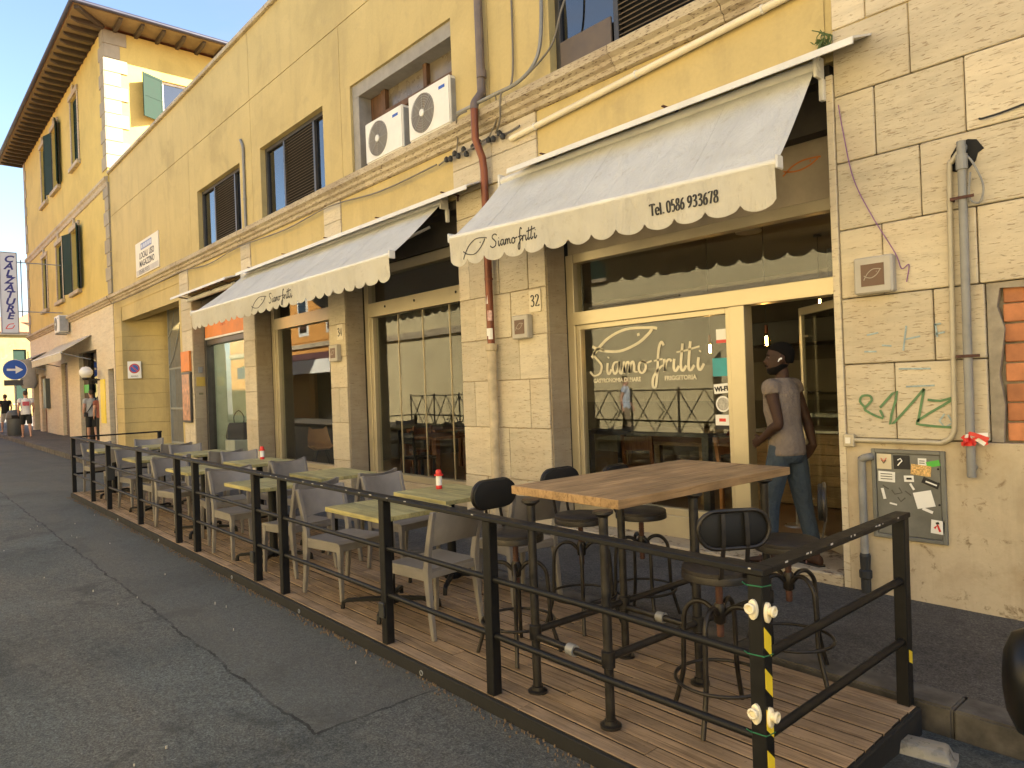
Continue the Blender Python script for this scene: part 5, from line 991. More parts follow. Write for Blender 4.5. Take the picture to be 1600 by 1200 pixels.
# ------------------------------------------------------------------ dining chairs and tables
def loftbar(pts, secs):
    """pts: centres; secs: (half x, half y) -> rectangular loft with horizontal sections"""
    return [[(p[0]-a,p[1]-b,p[2]),(p[0]+a,p[1]-b,p[2]),(p[0]+a,p[1]+b,p[2]),(p[0]-a,p[1]+b,p[2])] for p, (a, b) in zip(pts, secs)]
def make_chair():
    t = thing('dining_chair', 'x', 'chair', (0,0,0))
    for s in (-1,1):
        rp = cr([(-.255,s*.215,0),(-.225,s*.212,.22),(-.205,s*.21,.44),(-.235,s*.213,.62),(-.295,s*.222,.835)], 3)
        MB().rings(loftbar(rp, [(.015+.010*min(1,k/6),.014+.006*min(1,k/6)) if k < 7 else (.024-.008*(k-7)/6,.019-.004*(k-7)/6) for k in range(len(rp))])).build('back_leg', PLAST, t, smooth=40, bevel=.004)
        MB().rings(loftbar([(.225,s*.215,0),(.212,s*.21,.3),(.205,s*.205,.43)], [(.014,.014),(.019,.018),(.026,.022)])).build('front_leg', PLAST, t, smooth=40, bevel=.004)
    mb = MB(); N = 9; rows = []
    for i in range(N):
        v = -1+2*i/(N-1); ring = []
        xs = [-.215,-.1,.0,.12,.2,.232]
        up_ = [(x, v*(.222 if x < .1 else .232), .452-.010*(1-v*v)*(1-((x+.0)/.24)**2)+(-.012 if x > .22 else 0)) for x in xs]
        rows.append(up_+[(x,y,.428) for x, y, z in reversed(up_)])
    mb.rings(rows).build('seat', PLAST, t, smooth=35)
    ap = MB().box(-.2,.2,-.222,-.204,.375,.43).box(-.2,.2,.204,.222,.375,.43).box(.2,.218,-.2,.2,.378,.43).box(-.222,-.204,-.2,.2,.39,.43).build('apron', PLAST, t, bevel=.003)
    rows = []
    for i in range(13):
        v = -1+2*i/12; bow = .045*(1-v*v)
        top = .835+.0-.022*(1-v*v)+(.004 if abs(v) > .95 else 0)
        bt = .60+.02*(1-v*v)
        def at(z, d): return (-.235-(z-.62)*.28-bow+d, v*.215, z)
        zm = (top+bt)/2
        rows.append([at(bt,.012),at(zm,.006),at(top,.010),at(top,-.010),at(zm,-.014),at(bt,-.008)])
    MB().rings(rows).build('backrest', PLAST, t, smooth=50)
    return t
def make_table():
    t = thing('dining_table', 'x', 'table', (0,0,0))
    W, D_ = .78, .62
    ny = 5
    me = MB().box(-W/2,W/2,.0008,D_/ny-.0008,.722,.756).mesh('tabletop_board', DTOP, None, .003)
    for k in range(ny): link('tabletop_board', me, t, (0,-D_/2+k*D_/ny,0))
    bx('top_frame', BLACK, t, -.2, .2, -.2, .2, .70, .7215)
    MB().lathe([(.038,.06),(.038,.70)], 16).build('column', BLACK, t, smooth=40); MB().lathe([(.001,.04),(.07,.045),(.075,.075),(.05,.1),(.038,.105)], 16).build('hub', BLACK, t, smooth=50)
    for k in range(4):
        a = R(45+90*k); c, s = math.cos(a), math.sin(a)
        MB().bar([(c*r_,s*r_,z) for r_, z in ((.04,.07),(.2,.068),(.33,.062),(.36,.05),(.365,.012),(.365,.0))], [.02,.018,.016,.016,.015,.015], [.018,.014,.013,.013,.014,.014], (-s*0+c*.3,s*.3,1)).build('foot', BLACK, t, bevel=.004, smooth=40)
    return t
ORD = ['first','second','third','fourth','fifth']
TX = [(-4.61,-4.80),(-6.72,-6.86),(-8.66,-8.80),(-10.72,-10.80),(-13.0,-12.95)]
ch0 = make_chair(); tb0 = make_table(); fc = ft = True
rnd = random.Random(17)
TABLEZ = {}
for i, (xf, xb) in enumerate(TX):
    for row, x, y in (('railing-side', xf, -2.70), ('shop-side', xb, -1.98)):
        t = tb0 if ft else copy_tree(tb0); ft = False
        t.location = (x, y, gz(x)); t.rotation_euler = (0,0,R(rnd.uniform(-2,2)))
        tag(t, f'{ORD[i]} {row} dining table from the high bar table, lime-washed top on black pedestal', 'table', 'dining tables on the terrace')
        TABLEZ[(i,row)] = (x,y,gz(x)+.756)
        for sd in (-1,1):
            c = ch0 if fc else copy_tree(ch0); fc = False
            dx = {-1:-.66,1:.58}[sd]+rnd.uniform(-.05,.05)
            cx, cy_, rz = x+dx, y+rnd.uniform(-.05,.03), (0 if sd < 0 else math.pi)+R(rnd.uniform(-14,14))
            if (i, row, sd) == (0,'railing-side',1): cx, cy_, rz = -4.07, -2.69, math.pi+R(5)
            if (i, row, sd) == (0,'railing-side',-1): cx, cy_, rz = -5.26, -2.72, R(10)
            if (i, row, sd) == (0,'shop-side',-1): cx, cy_, rz = -5.52, -1.98, R(8)
            if (i, row, sd) == (0,'shop-side',1): cx, cy_, rz = -4.12, -1.86, math.pi+R(-6)
            if (i, row, sd) == (1,'railing-side',-1): cx, cy_, rz = -7.26, -2.78, R(3)
            c.location = (cx, cy_, gz(cx)); c.rotation_euler = (0,0,rz)
            tag(c, f'taupe plastic chair at {ORD[i]} {row} table from the bar table, '+('facing it' if sd < 0 else 'back turned to it'), 'chair', 'plastic chairs on the terrace')
def bottle(label, x, y, z):
    t = thing('sauce_bottle', label, 'bottle', (x,y,z))
    MB().lathe([(.001,0),(.026,0),(.027,.004),(.027,.03),(.0265,.031)], 16).build('base', RED, t, smooth=40); MB().lathe([(.0262,.0305),(.0262,.115),(.001,.115)], 16).build('body', WHITE, t, smooth=40)
    MB().lathe([(.001,.113),(.04,.113),(.04,.125),(.026,.127),(.026,.15),(.02,.163),(.001,.168)], 16).build('cap', RED, t, smooth=40)
bottle('white bottle with red cap on the first shop-side table from the bar table', -5.02, -1.93, TABLEZ[(0,'shop-side')][2]); bottle('white bottle with red cap on the third shop-side table from the bar table', -9.0, -1.86, TABLEZ[(2,'shop-side')][2])
# ------------------------------------------------------------------ bar table
BT = thing('bar_table', 'high bar table with thick oak top on dark pipe legs', 'table', (-2.58,-2.10,gz(-2.55)), R(-2.5))
n = 7; W = .81; L = 1.55
for k in range(n):
    bx('tabletop_stave', OAK, BT, -W/2+k*W/n+.0003, -W/2+(k+1)*W/n-.0003, -L/2, L/2, 1.032+.0004*(k % 2), 1.078+.0004*(k % 2), .002)
for sx in (-1,1):
    for yy in (-.86+.03,-.13,.56):
        x, y = sx*.265+.09, yy
        MB().tube([(x,y,.0),(x,y,1.032)], .0235, 12).build('leg', IRON, BT, smooth=40); MB().lathe([(.001,0),(.052,0),(.052,.012),(.032,.016),(.03,.034),(.0235,.036)], 16, (x,y,0)).build('floor_flange', IRON, BT, smooth=40)
        MB().lathe([(.0235,.28),(.033,.285),(.033,.36),(.0235,.365)], 14, (x,y,0)).build('tee_joint', IRON, BT, smooth=40)
        MB().lathe([(.0235,1.0),(.05,1.018),(.05,1.0315),(.001,1.0315)], 16, (x,y,0)).build('top_flange', IRON, BT, smooth=40)
    MB().tube([(sx*.265+.09,-.81,.33),(sx*.265+.09,.54,.33)], .019, 10).build('cross_pipe', IRON, BT, smooth=40)
for yy in (-.83,-.13): MB().tube([(-.15,yy,.30),(.33,yy,.30)], .019, 10).build('cross_pipe', IRON, BT, smooth=40); MB().lathe([(.019,0),(.03,.0),(.03,.05),(.019,.05)], 12, (.08,yy,.30), 'x').build('union_joint', GREYM, BT, smooth=40)
# ------------------------------------------------------------------ bar stools (local: backrest on +X)
def make_stool():
    t = thing('bar_stool', 'x', 'stool', (0,0,0))
    MB().lathe([(.001,.745),(.165,.745),(.172,.740),(.172,.722),(.001,.722)], 32).build('seat', STOOLW, t, smooth=40); MB().lathe([(.150,.7215),(.174,.7215),(.176,.715),(.176,.69),(.168,.686),(.001,.686)], 32).build('seat_rim', STOOLM, t, smooth=40)
    MB().lathe([(.016,.40),(.019,.41)]+[(.016+.003*(k % 2),.41+k*.008) for k in range(34)]+[(.016,.686)], 12).build('screw', RUST, t, smooth=60); MB().lathe([(.019,.46),(.03,.47),(.032,.54),(.024,.56),(.019,.56)], 14).build('hub', STOOLM, t, smooth=50)
    for k in range(4):
        a = R(45+90*k); c, s = math.cos(a), math.sin(a)
        MB().tube([(p.x*c,p.x*s,p.z) for p in cr([(.02,0,.505),(.07,0,.55),(.13,0,.55),(.178,0,.50),(.19,0,.42),(.195,0,.30),(.20,0,.2),(.225,0,.1),(.255,0,.002)], 5)], .0125, 9).build('leg', STOOLM, t, smooth=60)
    MB().tube([(.222*math.cos(2*math.pi*k/36),.222*math.sin(2*math.pi*k/36),.20) for k in range(36)], .009, 8, True).build('foot_ring', STOOLM, t, smooth=60)
    def stad(w, h, n=10): 
        r = h; return [( (w-r)+r*math.cos(a), r*math.sin(a)) for a in [-math.pi/2+math.pi*k/n for k in range(n+1)]]+[(-(w-r)+r*math.cos(a), r*math.sin(a)) for a in [math.pi/2+math.pi*k/n for k in range(n+1)]]
    zc, xc = .955, .185
    bow = lambda y: -.18*y*y
    pd = MB().rings([[(xc+d+bow(u*s),u*s,zc+v*s) for u, v in stad(.172,.086)] for d, s in ((-.018,.9),(-.014,1),(.006,1),(.008,.97))]).build('back_pad', LEATHER, t, smooth=45)
    MB().tube([(xc+.014+bow(u),u,zc+v) for u, v in stad(.172,.086)], .010, 8, True).build('back_hoop', STOOLM, t, smooth=60)
    for s in (-1,1): MB().bar(cr([(.135,s*.06,.70),(.172,s*.06,.735),(.188,s*.06,.80),(xc+.022,s*.058,.9),(xc+.02,s*.055,zc+.075)], 4), .010, .003, (1,0,.01)).build('back_strut', STOOLM, t, smooth=50)
    return t
st0 = make_stool()
for k, (x, y, a, lab) in enumerate(((-1.93,-2.50,-34,'dark bar stool by the hazard-taped corner post, its hoop back towards the post'),(-1.95,-1.78,25,'dark bar stool at the corner of the bar table by the doorway'),(-3.27,-2.62,180,'dark bar stool at the bar table corner nearest the dining tables and railing'),(-3.33,-1.97,178,'dark bar stool at the middle of the bar table on its dining side'),(-3.12,-1.58,190,'dark bar stool at the shop end of the bar table on its dining side'))):
    t = st0 if k == 0 else copy_tree(st0); t.location = (x,y,gz(x)); t.rotation_euler = (0,0,R(a)); tag(t, lab, 'stool', 'bar stools round the high table')
# ------------------------------------------------------------------ clear tray and parked scooter
t = thing('plastic_tray', 'crumpled clear plastic food tray lying upside down on the road', 'tray', (-1.245,-1.93,gz(-1.2)-.128), R(12))
o = MB().rings([[(sx*w, sy*d, z) for sx, sy in ((-1,-1),(-.2,-1.06),(1,-1),(1.05,.1),(1,1),(0,1.05),(-1,1),(-1.04,0))] for z, w, d in ((0,.135,.08),(.006,.135,.08),(.007,.118,.066),(.05,.10,.05),(.058,.09,.042))]).build('shell', M('milky_plastic',(.24,.225,.195),.3,var=.15,vs=20), t, smooth=30, bevel=.003)
SC = thing('parked_scooter', 'black motor scooter with chrome trim parked by the terrace end', 'scooter', (-.615,-2.97,gz(-.6)-.075), R(18))
def ell(mb, secs, n=16):
    return mb.rings([[(x, yo+w*math.cos(2*math.pi*k/n), z+h*math.sin(2*math.pi*k/n)) for k in range(n)] for x, yo, z, w, h in secs])
ell(MB(), [(-.035,0,.79,.02,.03),(-.028,0,.79,.075,.09),(-.005,0,.79,.125,.145),(.05,0,.79,.165,.17),(.16,0,.80,.17,.15),(.24,0,.82,.10,.09)]).build('handlebar_fairing', SCOOT, SC, smooth=60)
ell(MB(), [(.02,0,.5,.05,.12),(.06,0,.5,.17,.24),(.12,0,.5,.21,.27),(.18,0,.48,.2,.25),(.2,0,.46,.12,.2)]).build('leg_shield', SCOOT, SC, smooth=60)
MB().lathe([(.001,-.036),(.04,-.032),(.055,-.015),(.055,.03)], 20, (0,0,.80), 'x').build('headlight', M('dark_lens',(.03,.03,.035),.08), SC, smooth=60)
for s in (-1,1):
    MB().tube([(.12,s*.1,.9),(.17,s*.25,.95),(.2,s*.36,.94)], .018, 8).build('handlebar', BLKW, SC, smooth=60)
    m_ = MB().tube(cr([(.16,s*.24,.95),(.12,s*.3,1.0),(.1,s*.33,1.02)], 4), .007, 6).build('mirror_stem', CHROME, SC, smooth=60)
    MB().lathe([(.001,0),(.055,.0),(.062,.006),(.062,.02),(.055,.03),(.001,.035)], 20, (.07,s*.335,1.06), 'x').build('mirror', CHROME, m_, smooth=50)
    for k in range(3): MB().tube(cr([(.02,s*(.03+.04*k),.70-.02*k),(.045,s*(.06+.05*k),.58),(.07,s*(.07+.05*k),.42)], 4), .009, 6).build('chrome_strip', CHROME, SC, smooth=60)
ell(MB(), [(-.05,0,.36,.03,.05),(-.0,0,.42,.075,.09),(.12,0,.47,.085,.09),(.26,0,.40,.07,.08),(.3,0,.34,.04,.04)]).build('front_fender', SCOOT, SC, smooth=60)
def wheel(x):
    o = MB().tube([(x+.19*math.cos(2*math.pi*k/28),0,.24+.19*math.sin(2*math.pi*k/28)) for k in range(28)], .05, 10, True).build('wheel', RUBBER, SC, smooth=60); MB().lathe([(.001,-.04),(.15,-.035),(.15,.035),(.001,.04)], 20, (x,0,.24), 'y').build('rim', GREYM, o, smooth=40)
wheel(.12); wheel(1.36)
MB().rings([[(x,-w,z),(x,w,z),(x,w,z+.05),(x,-w,z+.05)] for x, w, z in ((.16,.16,.26),(.4,.17,.24),(.7,.15,.26))]).build('floorboard', SCOOT, SC, bevel=.01)
ell(MB(), [(.62,0,.5,.1,.2),(.72,0,.52,.17,.26),(1.0,0,.55,.19,.22),(1.4,0,.6,.16,.16),(1.62,0,.66,.06,.06)]).build('rear_body', SCOOT, SC, smooth=60); ell(MB(), [(.6,0,.8,.08,.03),(.66,0,.81,.14,.055),(1.1,0,.83,.15,.06),(1.5,0,.87,.12,.05),(1.56,0,.88,.06,.03)]).build('seat', LEATHER, SC, smooth=60)
MB().tube([(.5,.12,.25),(.55,.2,.0)], .012, 6).build('kickstand', GREYM, SC)
# ------------------------------------------------------------------ people (local: facing -Y, left hand on +X)
def remesh(o, v, sm=5, fac=.5):
    m = o.modifiers.new('remesh', 'REMESH'); m.mode = 'VOXEL'; m.voxel_size = v; m.use_smooth_shade = True
    s = o.modifiers.new('smooth', 'SMOOTH'); s.factor = fac; s.iterations = sm
def limb(mb, pts, rad, n=12, k=4, flat=None, upv=None):
    P = cr(pts, k); rr = [p.x for p in cr([(r_,0,0) for r_ in rad], k)]
    return mb.tube(P, rr, n, False, flat, upv)
def oval(mb, secs, n=20):
    return mb.rings([[(xo+w*math.cos(2*math.pi*k/n), yo+d*math.sin(2*math.pi*k/n), z) for k in range(n)] for z, xo, yo, w, d in secs])
def hand(mb, w, d, s, nrm, fine=True, curl=.5):
    """w wrist, d direction, s across (towards thumb), nrm palm side"""
    w, d, s, nrm = Vector(w), Vector(d).normalized(), Vector(s).normalized(), Vector(nrm).normalized()
    mb.rings([[w+d*t+s*(math.cos(a)*a1)+nrm*(math.sin(a)*a2) for a in [2*math.pi*k/10 for k in range(10)]] for t, a1, a2 in ((-.02,.026,.02),(.02,.034,.017),(.06,.042,.015),(.09,.038,.012))])
    for i, L in enumerate((.062,.072,.068,.052)):
        b = w+d*.08+s*(.03-.0205*i); k = b+d*L*.5+nrm*curl*.012; e = b+d*L*(1-.25*curl)+nrm*curl*.045
        mb.tube([b-d*.02,k,(k+e)/2+d*.004,e], [.0095,.009,.0085,.007], 8)
    mb.tube([w+d*.02+s*.028, w+d*.05+s*.058+nrm*.01, w+d*.085+s*.062+nrm*.02], [.012,.011,.0085], 8)
HEADS = [(1.545,0,-.045,.03,.035),(1.56,0,-.042,.05,.055),(1.59,0,-.028,.062,.075),(1.63,0,-.015,.070,.09),(1.675,0,-.006,.0745,.098),(1.715,0,0,.076,.101),(1.75,0,.003,.069,.092),(1.778,0,.006,.047,.064),(1.79,0,.008,.015,.02)]
def person(label, loc, rz, J, mats, scale=1., vox=.009, headyaw=0, fine=True, hair='short', sleeve=.12, shorts=False, beard=False, group=None):
    t = thing('person', label, 'person', loc, rz, group); t.scale = (scale,)*3
    sk, top, bot, hr = mats
    HM = Matrix.Translation((0,.01,0)) @ Matrix.Rotation(headyaw, 4, 'Z') @ Matrix.Translation((0,-.01,0))
    pel, cst = Vector(J.get('pelvis',(0,0,.95))), Vector(J.get('chest',(0,0,1.33)))
    b = MB()
    oval(b, [(pel.z-.08,pel.x,pel.y,.14,.10),(pel.z,pel.x,pel.y,.16,.115),(pel.z+.14,(pel.x*.6+cst.x*.4),(pel.y*.6+cst.y*.4),.135,.095),(cst.z-.08,cst.x,cst.y,.155,.112),(cst.z+.06,cst.x,cst.y,.165,.11),(cst.z+.13,cst.x,cst.y+.005,.13,.085),(cst.z+.17,cst.x,cst.y+.005,.07,.065)])
    limb(b, [(cst.x,cst.y+.005,cst.z+.12),(cst.x*.5,.015,cst.z+.2),(0,.005,1.6)], [.062,.054,.05])
    s0 = len(b.v); oval(b, HEADS); b.tube([(0,-.095,1.685),(0,-.118,1.648),(0,-.104,1.635)], [.010,.016,.012], 8); b.tube([(-.022,-.10,1.603),(.022,-.10,1.603)], .009, 6); b.tube([(-.02,-.098,1.592),(.02,-.098,1.592)], .009, 6)
    for s in (-1,1): oval(b, [(1.635,s*.078,.008,.005,.01),(1.655,s*.082,.008,.009,.02),(1.68,s*.083,.01,.009,.022),(1.695,s*.08,.008,.005,.012)], 8)
    b.xf(HM, s0)
    for q in ('L','R'):
        sh, el, wr = Vector(J['sh'+q]), Vector(J['el'+q]), Vector(J['wr'+q]); hp, kn, an, toe = (Vector(J[k+q]) for k in ('hip','kn','an','toe'))
        limb(b, [sh, sh.lerp(el,.35), el, el.lerp(wr,.3), wr], [.058,.05,.04,.042,.027])
        d, s_, n_ = J['hand'+q]; hand(b, wr, d, s_, n_, fine, J.get('curl'+q,.5))
        limb(b, [hp+Vector((0,0,.04)), hp.lerp(kn,.4), kn, kn.lerp(an,.3), an.lerp(kn,.1), an], [.07,.075,.055,.056,.036,.037])
        f = (toe-an); f.z = 0; f.normalize(); a0 = Vector((an.x,an.y,toe.z))
        b.rings([[a0+f*t_+Vector((-f.y,f.x,0))*w_*math.cos(a)+Vector((0,0,h_*math.sin(a)+h_*.9)) for a in [2*math.pi*k/12 for k in range(12)]] for t_, w_, h_ in ((-.06,.02,.025),(-.045,.033,.04),(.0,.036,.045),(.08,.043,.03),(.15,.045,.02),(.19,.03,.014))])
    body = b.build('body', sk, t); remesh(body, vox)
    # shirt
    c = MB(); hem = pel.z-.07
    oval(c, [(hem,pel.x,pel.y,.180,.140),(pel.z+.05,pel.x,pel.y,.172,.132),(pel.z+.16,(pel.x*.6+cst.x*.4),(pel.y*.6+cst.y*.4),.160,.122),(cst.z-.08,cst.x,cst.y,.178,.134),(cst.z+.06,cst.x,cst.y,.182,.128),(cst.z+.125,cst.x,cst.y+.005,.15,.10),(cst.z+.165,cst.x,cst.y+.005,.085,.078),(cst.z+.185,cst.x,cst.y+.006,.066,.066)])
    for q in ('L','R'):
        sh, el = Vector(J['sh'+q]), Vector(J['el'+q]); k = sleeve/(el-sh).length
        limb(c, [sh+(Vector((cst.x,cst.y,sh.z))-sh)*.35, sh+Vector((0,0,.004)), sh.lerp(el,k*.6), sh.lerp(el,k)], [.075,.074,.069,.066])
    remesh(c.build('shirt', top, t), max(vox,.010), 3)
    c = MB()
    oval(c, [(pel.z+.06,pel.x,pel.y,.155,.115),(pel.z,pel.x,pel.y,.175,.132),(pel.z-.08,pel.x,pel.y,.172,.132),(pel.z-.13,pel.x,pel.y,.13,.11)])
    for q in ('L','R'):
        hp, kn, an = (Vector(J[k+q]) for k in ('hip','kn','an'))
        if shorts: limb(c, [hp+Vector((0,0,.04)), hp.lerp(kn,.4), hp.lerp(kn,.96)], [.086,.098,.092])
        else: limb(c, [hp+Vector((0,0,.04)), hp.lerp(kn,.4), kn, kn.lerp(an,.4), an.lerp(kn,.06)], [.086,.092,.074,.066,.060])
    remesh(c.build('shorts' if shorts else 'trousers', bot, t), max(vox,.010), 3)
    # hair cap
    h = MB()
    if hair == 'short':
        secs = [(z,xo,yo+.006+(.02 if z < 1.72 else 0),w+.010-(.004 if z < 1.7 else 0),d+.008-(.018 if z < 1.72 else 0)) for z, xo, yo, w, d in HEADS[3:]]
        secs = [(1.63,0,.052,.058,.050),(1.675,0,.048,.077,.064),(1.71,0,.032,.084,.084),(1.745,0,.012,.082,.102),(1.778,0,.008,.066,.084),(1.802,0,.010,.038,.048),(1.81,0,.010,.012,.014)]
        oval(h, secs); h.xf(HM); o = h.build('hair', hr, t); remesh(o, max(.008,vox*.8), 3)
    for s in (-1,1):
        e = MB(); e.lathe([(.001,-.007),(.008,-.005),(.011,0),(.008,.005),(.001,.007)], 10, (s*.031,-.0815,1.682)); e.xf(HM); ee = e.build('eye', M('eye_white',(.55,.52,.48),.3), t, smooth=60)
        p = MB(); p.lathe([(.001,-.004),(.005,-.003),(.005,.001),(.001,.002)], 8, (s*.031,-.0935,1.682), 'y'); p.xf(HM); p.build('pupil', INK, ee)
        br = MB(); br.tube([(s*.015,-.099,1.700),(s*.032,-.097,1.705),(s*.05,-.086,1.70)], [.003,.0045,.003], 6); br.xf(HM); br.build('eyebrow', hr, t)
    if beard:
        bd = MB(); oval(bd, [(1.540,0,-.047,.030,.036),(1.556,0,-.044,.052,.057),(1.585,0,-.030,.065,.0775),(1.60,0,-.024,.069,.078),(1.612,0,-.004,.0705,.068),(1.63,0,.006,.071,.05)]); bd.xf(HM); remesh(bd.build('beard', hr, t), .008, 2)
        mo = MB(); mo.tube([(-.03,-.103,1.612),(0,-.112,1.617),(.03,-.103,1.612)], [.005,.008,.005], 6); mo.xf(HM); mo.build('moustache', hr, t)
    return t, HM
def walkJ(st=.22, sw=.12):
    return dict(shL=(.19,0,1.44),shR=(-.19,0,1.44),elL=(.25,.05+sw*.3,1.16),elR=(-.25,.05-sw*.3,1.16),wrL=(.25,-.05+sw,.93),wrR=(-.25,-.05-sw,.93),handL=((0,-.2,-1),(-.2,-1,0),(-1,0,0)),handR=((0,-.2,-1),(.2,-1,0),(1,0,0)),
      hipL=(.09,0,.92),hipR=(-.09,0,.92),knL=(.10,-st*.55,.50),knR=(-.10,st*.25,.50),anL=(.10,-st*.8,.08),anR=(-.10,st*1.1,.11),toeL=(.12,-st*.8-.18,.0),toeR=(-.12,st*1.1-.18,.03))
# the man in the doorway: faces down the street, left hand on hip, right hand back on the door handle
MJ = dict(pelvis=(0,.03,.96),chest=(0.0,.0,1.33),shL=(.172,.0,1.435),shR=(-.175,.02,1.435),elL=(.215,.08,1.155),elR=(-.215,.10,1.16),wrL=(.165,-.10,1.02),wrR=(-.17,.17,.95),handL=((-.35,-.75,-.35),(.1,-.25,.9),(-1,.2,0)),handR=((0,-.6,-.7),(.3,-.5,.5),(1,0,0)),
  hipL=(.09,.02,.93),hipR=(-.09,.04,.93),knL=(.10,-.07,.51),knR=(-.10,.10,.50),anL=(.10,-.10,.08),anR=(-.10,.19,.08),toeL=(.14,-.28,.0),toeR=(-.16,.01,.0))
man, HM = person('man in taupe sleeveless tee and blue trousers standing in the doorway, hand on hip', (-2.90,.03,.105), R(-90), MJ, (SKIN,SHIRT,JEAN,HAIR), 1.005, .008, R(35), beard=True, sleeve=.06)
e = MB().tube([(.087,-.004,1.668),(.094,-.016,1.664),(.093,-.026,1.645)], [.007,.006,.004], 7).lathe([(.001,-.008),(.008,-.004),(.008,.004),(.001,.008)], 8, (.088,-.002,1.67)); e.xf(HM); e.build('earbud', WHITE, man, smooth=60)
for (x, y) in ((.10,-.10),(-.10,.19)):
    f = Vector((.04 if x > 0 else -.06,-.18,0)).normalized(); s = Vector((-f.y,f.x,0)); c0 = Vector((x,y,-.012))
    pts = [c0+f*a+s*b_ for a, b_ in ((-.075,-.02),(-.06,.036),(.05,.046),(.16,.048),(.215,.02),(.215,-.02),(.16,-.048),(.05,-.044),(-.06,-.036))]
    sd = MB().poly(pts, (0,0,.016)).build('sandal', BLKW, man); MB().tube(cr([c0+f*.06+s*.045+Vector((0,0,.01)), c0+f*.08+Vector((0,0,.07)), c0+f*.06-s*.045+Vector((0,0,.01))], 5), .008, 6).build('strap', M('brown_strap',(.15,.06,.03),.5), sd)
# passers-by
gp_, _ = person('man in grey tee and dark shorts with crossbody bag, walking by the tall house', (-28.0,-.10,gz(-28)+.0), R(-90), walkJ(.1,.05), (SKINL,GTEE,SHORTD,HAIRB), 1.0, .018, 0, False, shorts=True)
MB().tube(cr([(-.12,.1,1.5),(.0,.16,1.3),(.17,.12,1.02),(.2,-.02,.98),(.1,-.16,1.1),(-.08,-.16,1.36),(-.12,-.02,1.52)], 5, True), .016, 6, True).build('bag_strap', BLKW, gp_); MB().box(.14,.26,-.02,.14,.88,1.02).build('bag', BLKW, gp_, bevel=.02)
wp_, _ = person('man in white tee with red back print and black shorts, walking away', (-34.3,-1.2,gz(-34.3)), R(-90), walkJ(.24,.1), (SKINL,WTEE,SHORTD,HAIRB), 1.04, .018, 0, False, shorts=True)
MB().box(-.1,.12,.128,.142,1.22,1.38).build('back_print', M('red_back_print',(.55,.10,.12),.7,var=.4,vs=15), wp_)
person('passer-by in dark shirt and pale shorts in the distance', (-40.5,-1.22,gz(-40.5)), R(-80), walkJ(.2,.1), (SKINL,SHORTD,M('pale_shorts',(.45,.42,.36),.9),HAIRB), .98, .022, 0, False, shorts=True)
person('person in reddish shirt and dark trousers in the entrance behind the man in grey', (-27.3,.06,.22), R(-90), walkJ(.12,.05), (SKINL,M('red_brown_shirt',(.25,.08,.05),.9),SHORTD,HAIRB), .96, .022, 0, False)
t = thing('litter_bin', 'dark grey rounded street bin on the pavement beside the passers-by', 'bin', (-36.6,-1.32,gz(-36.6)))
MB().lathe([(.001,0),(.26,0),(.28,.04),(.3,.75),(.28,.95),(.2,1.05),(.001,1.09)], 20).build('body', GREYB, t, smooth=50); MB().box(-.05,.3,-.14,.14,.72,.86).build('opening', DARK, t); MB().lathe([(.3,.7),(.315,.7),(.315,.73),(.3,.73)], 20).build('band', BLKW, t)
# ------------------------------------------------------------------ end of the street
def far_house(label, x, y0, y1, h, mat, rows=2, roof=True, n=4):
    t = thing('far_house', label, 'house', (x,(y0+y1)/2,gz(x)-.2)); w = (y1-y0)/2
    holes = []; wz = []
    for r in range(rows):
        for k in range(n):
            yc = -w+(k+.5)*2*w/n; holes.append((yc-.5,yc+.5,1.2+r*3.1,3.0+r*3.1))
    ms = wall_holes(MB(), -w, w, 0, h, holes, 0, .3); ms.xf(Matrix(((0,-1,0,0),(1,0,0,0),(0,0,1,0),(0,0,0,1)))); ms.build('front_wall', mat, t)
    bx('body', mat, t, -9, -.5, -w, w, 0, h)
    for a, b, c, d in holes:
        q = MB().box(-.2,-.14,a,b,c,d).build('window', GREENS, t); MB().box(-.02,.06,a-.12,b+.12,c-.12,c).build('sill', TRIMST, q)
    MB().box(-.05,.25,-w,w,h,h+.25).build('cornice', TRIMST, t)
    if roof: MB().rings([[(.5,-w-.4,h+.25),(.5,w+.4,h+.25),(-9.5,w+.4,h+.25),(-9.5,-w-.4,h+.25)],[(-3,-w+2,h+1.9),(-3,w-2,h+1.9),(-6,w-2,h+1.9),(-6,-w+2,h+1.9)]]).build('roof', ROOFT, t)
    return t
far_house('sunlit pale yellow house closing the end of the street', -78, -13, 5.5, 7.4, FARY, 2, True, 6)
far_house('taller ochre house behind the one closing the street', -98, 6, 24, 10, TAN, 3, True, 4)
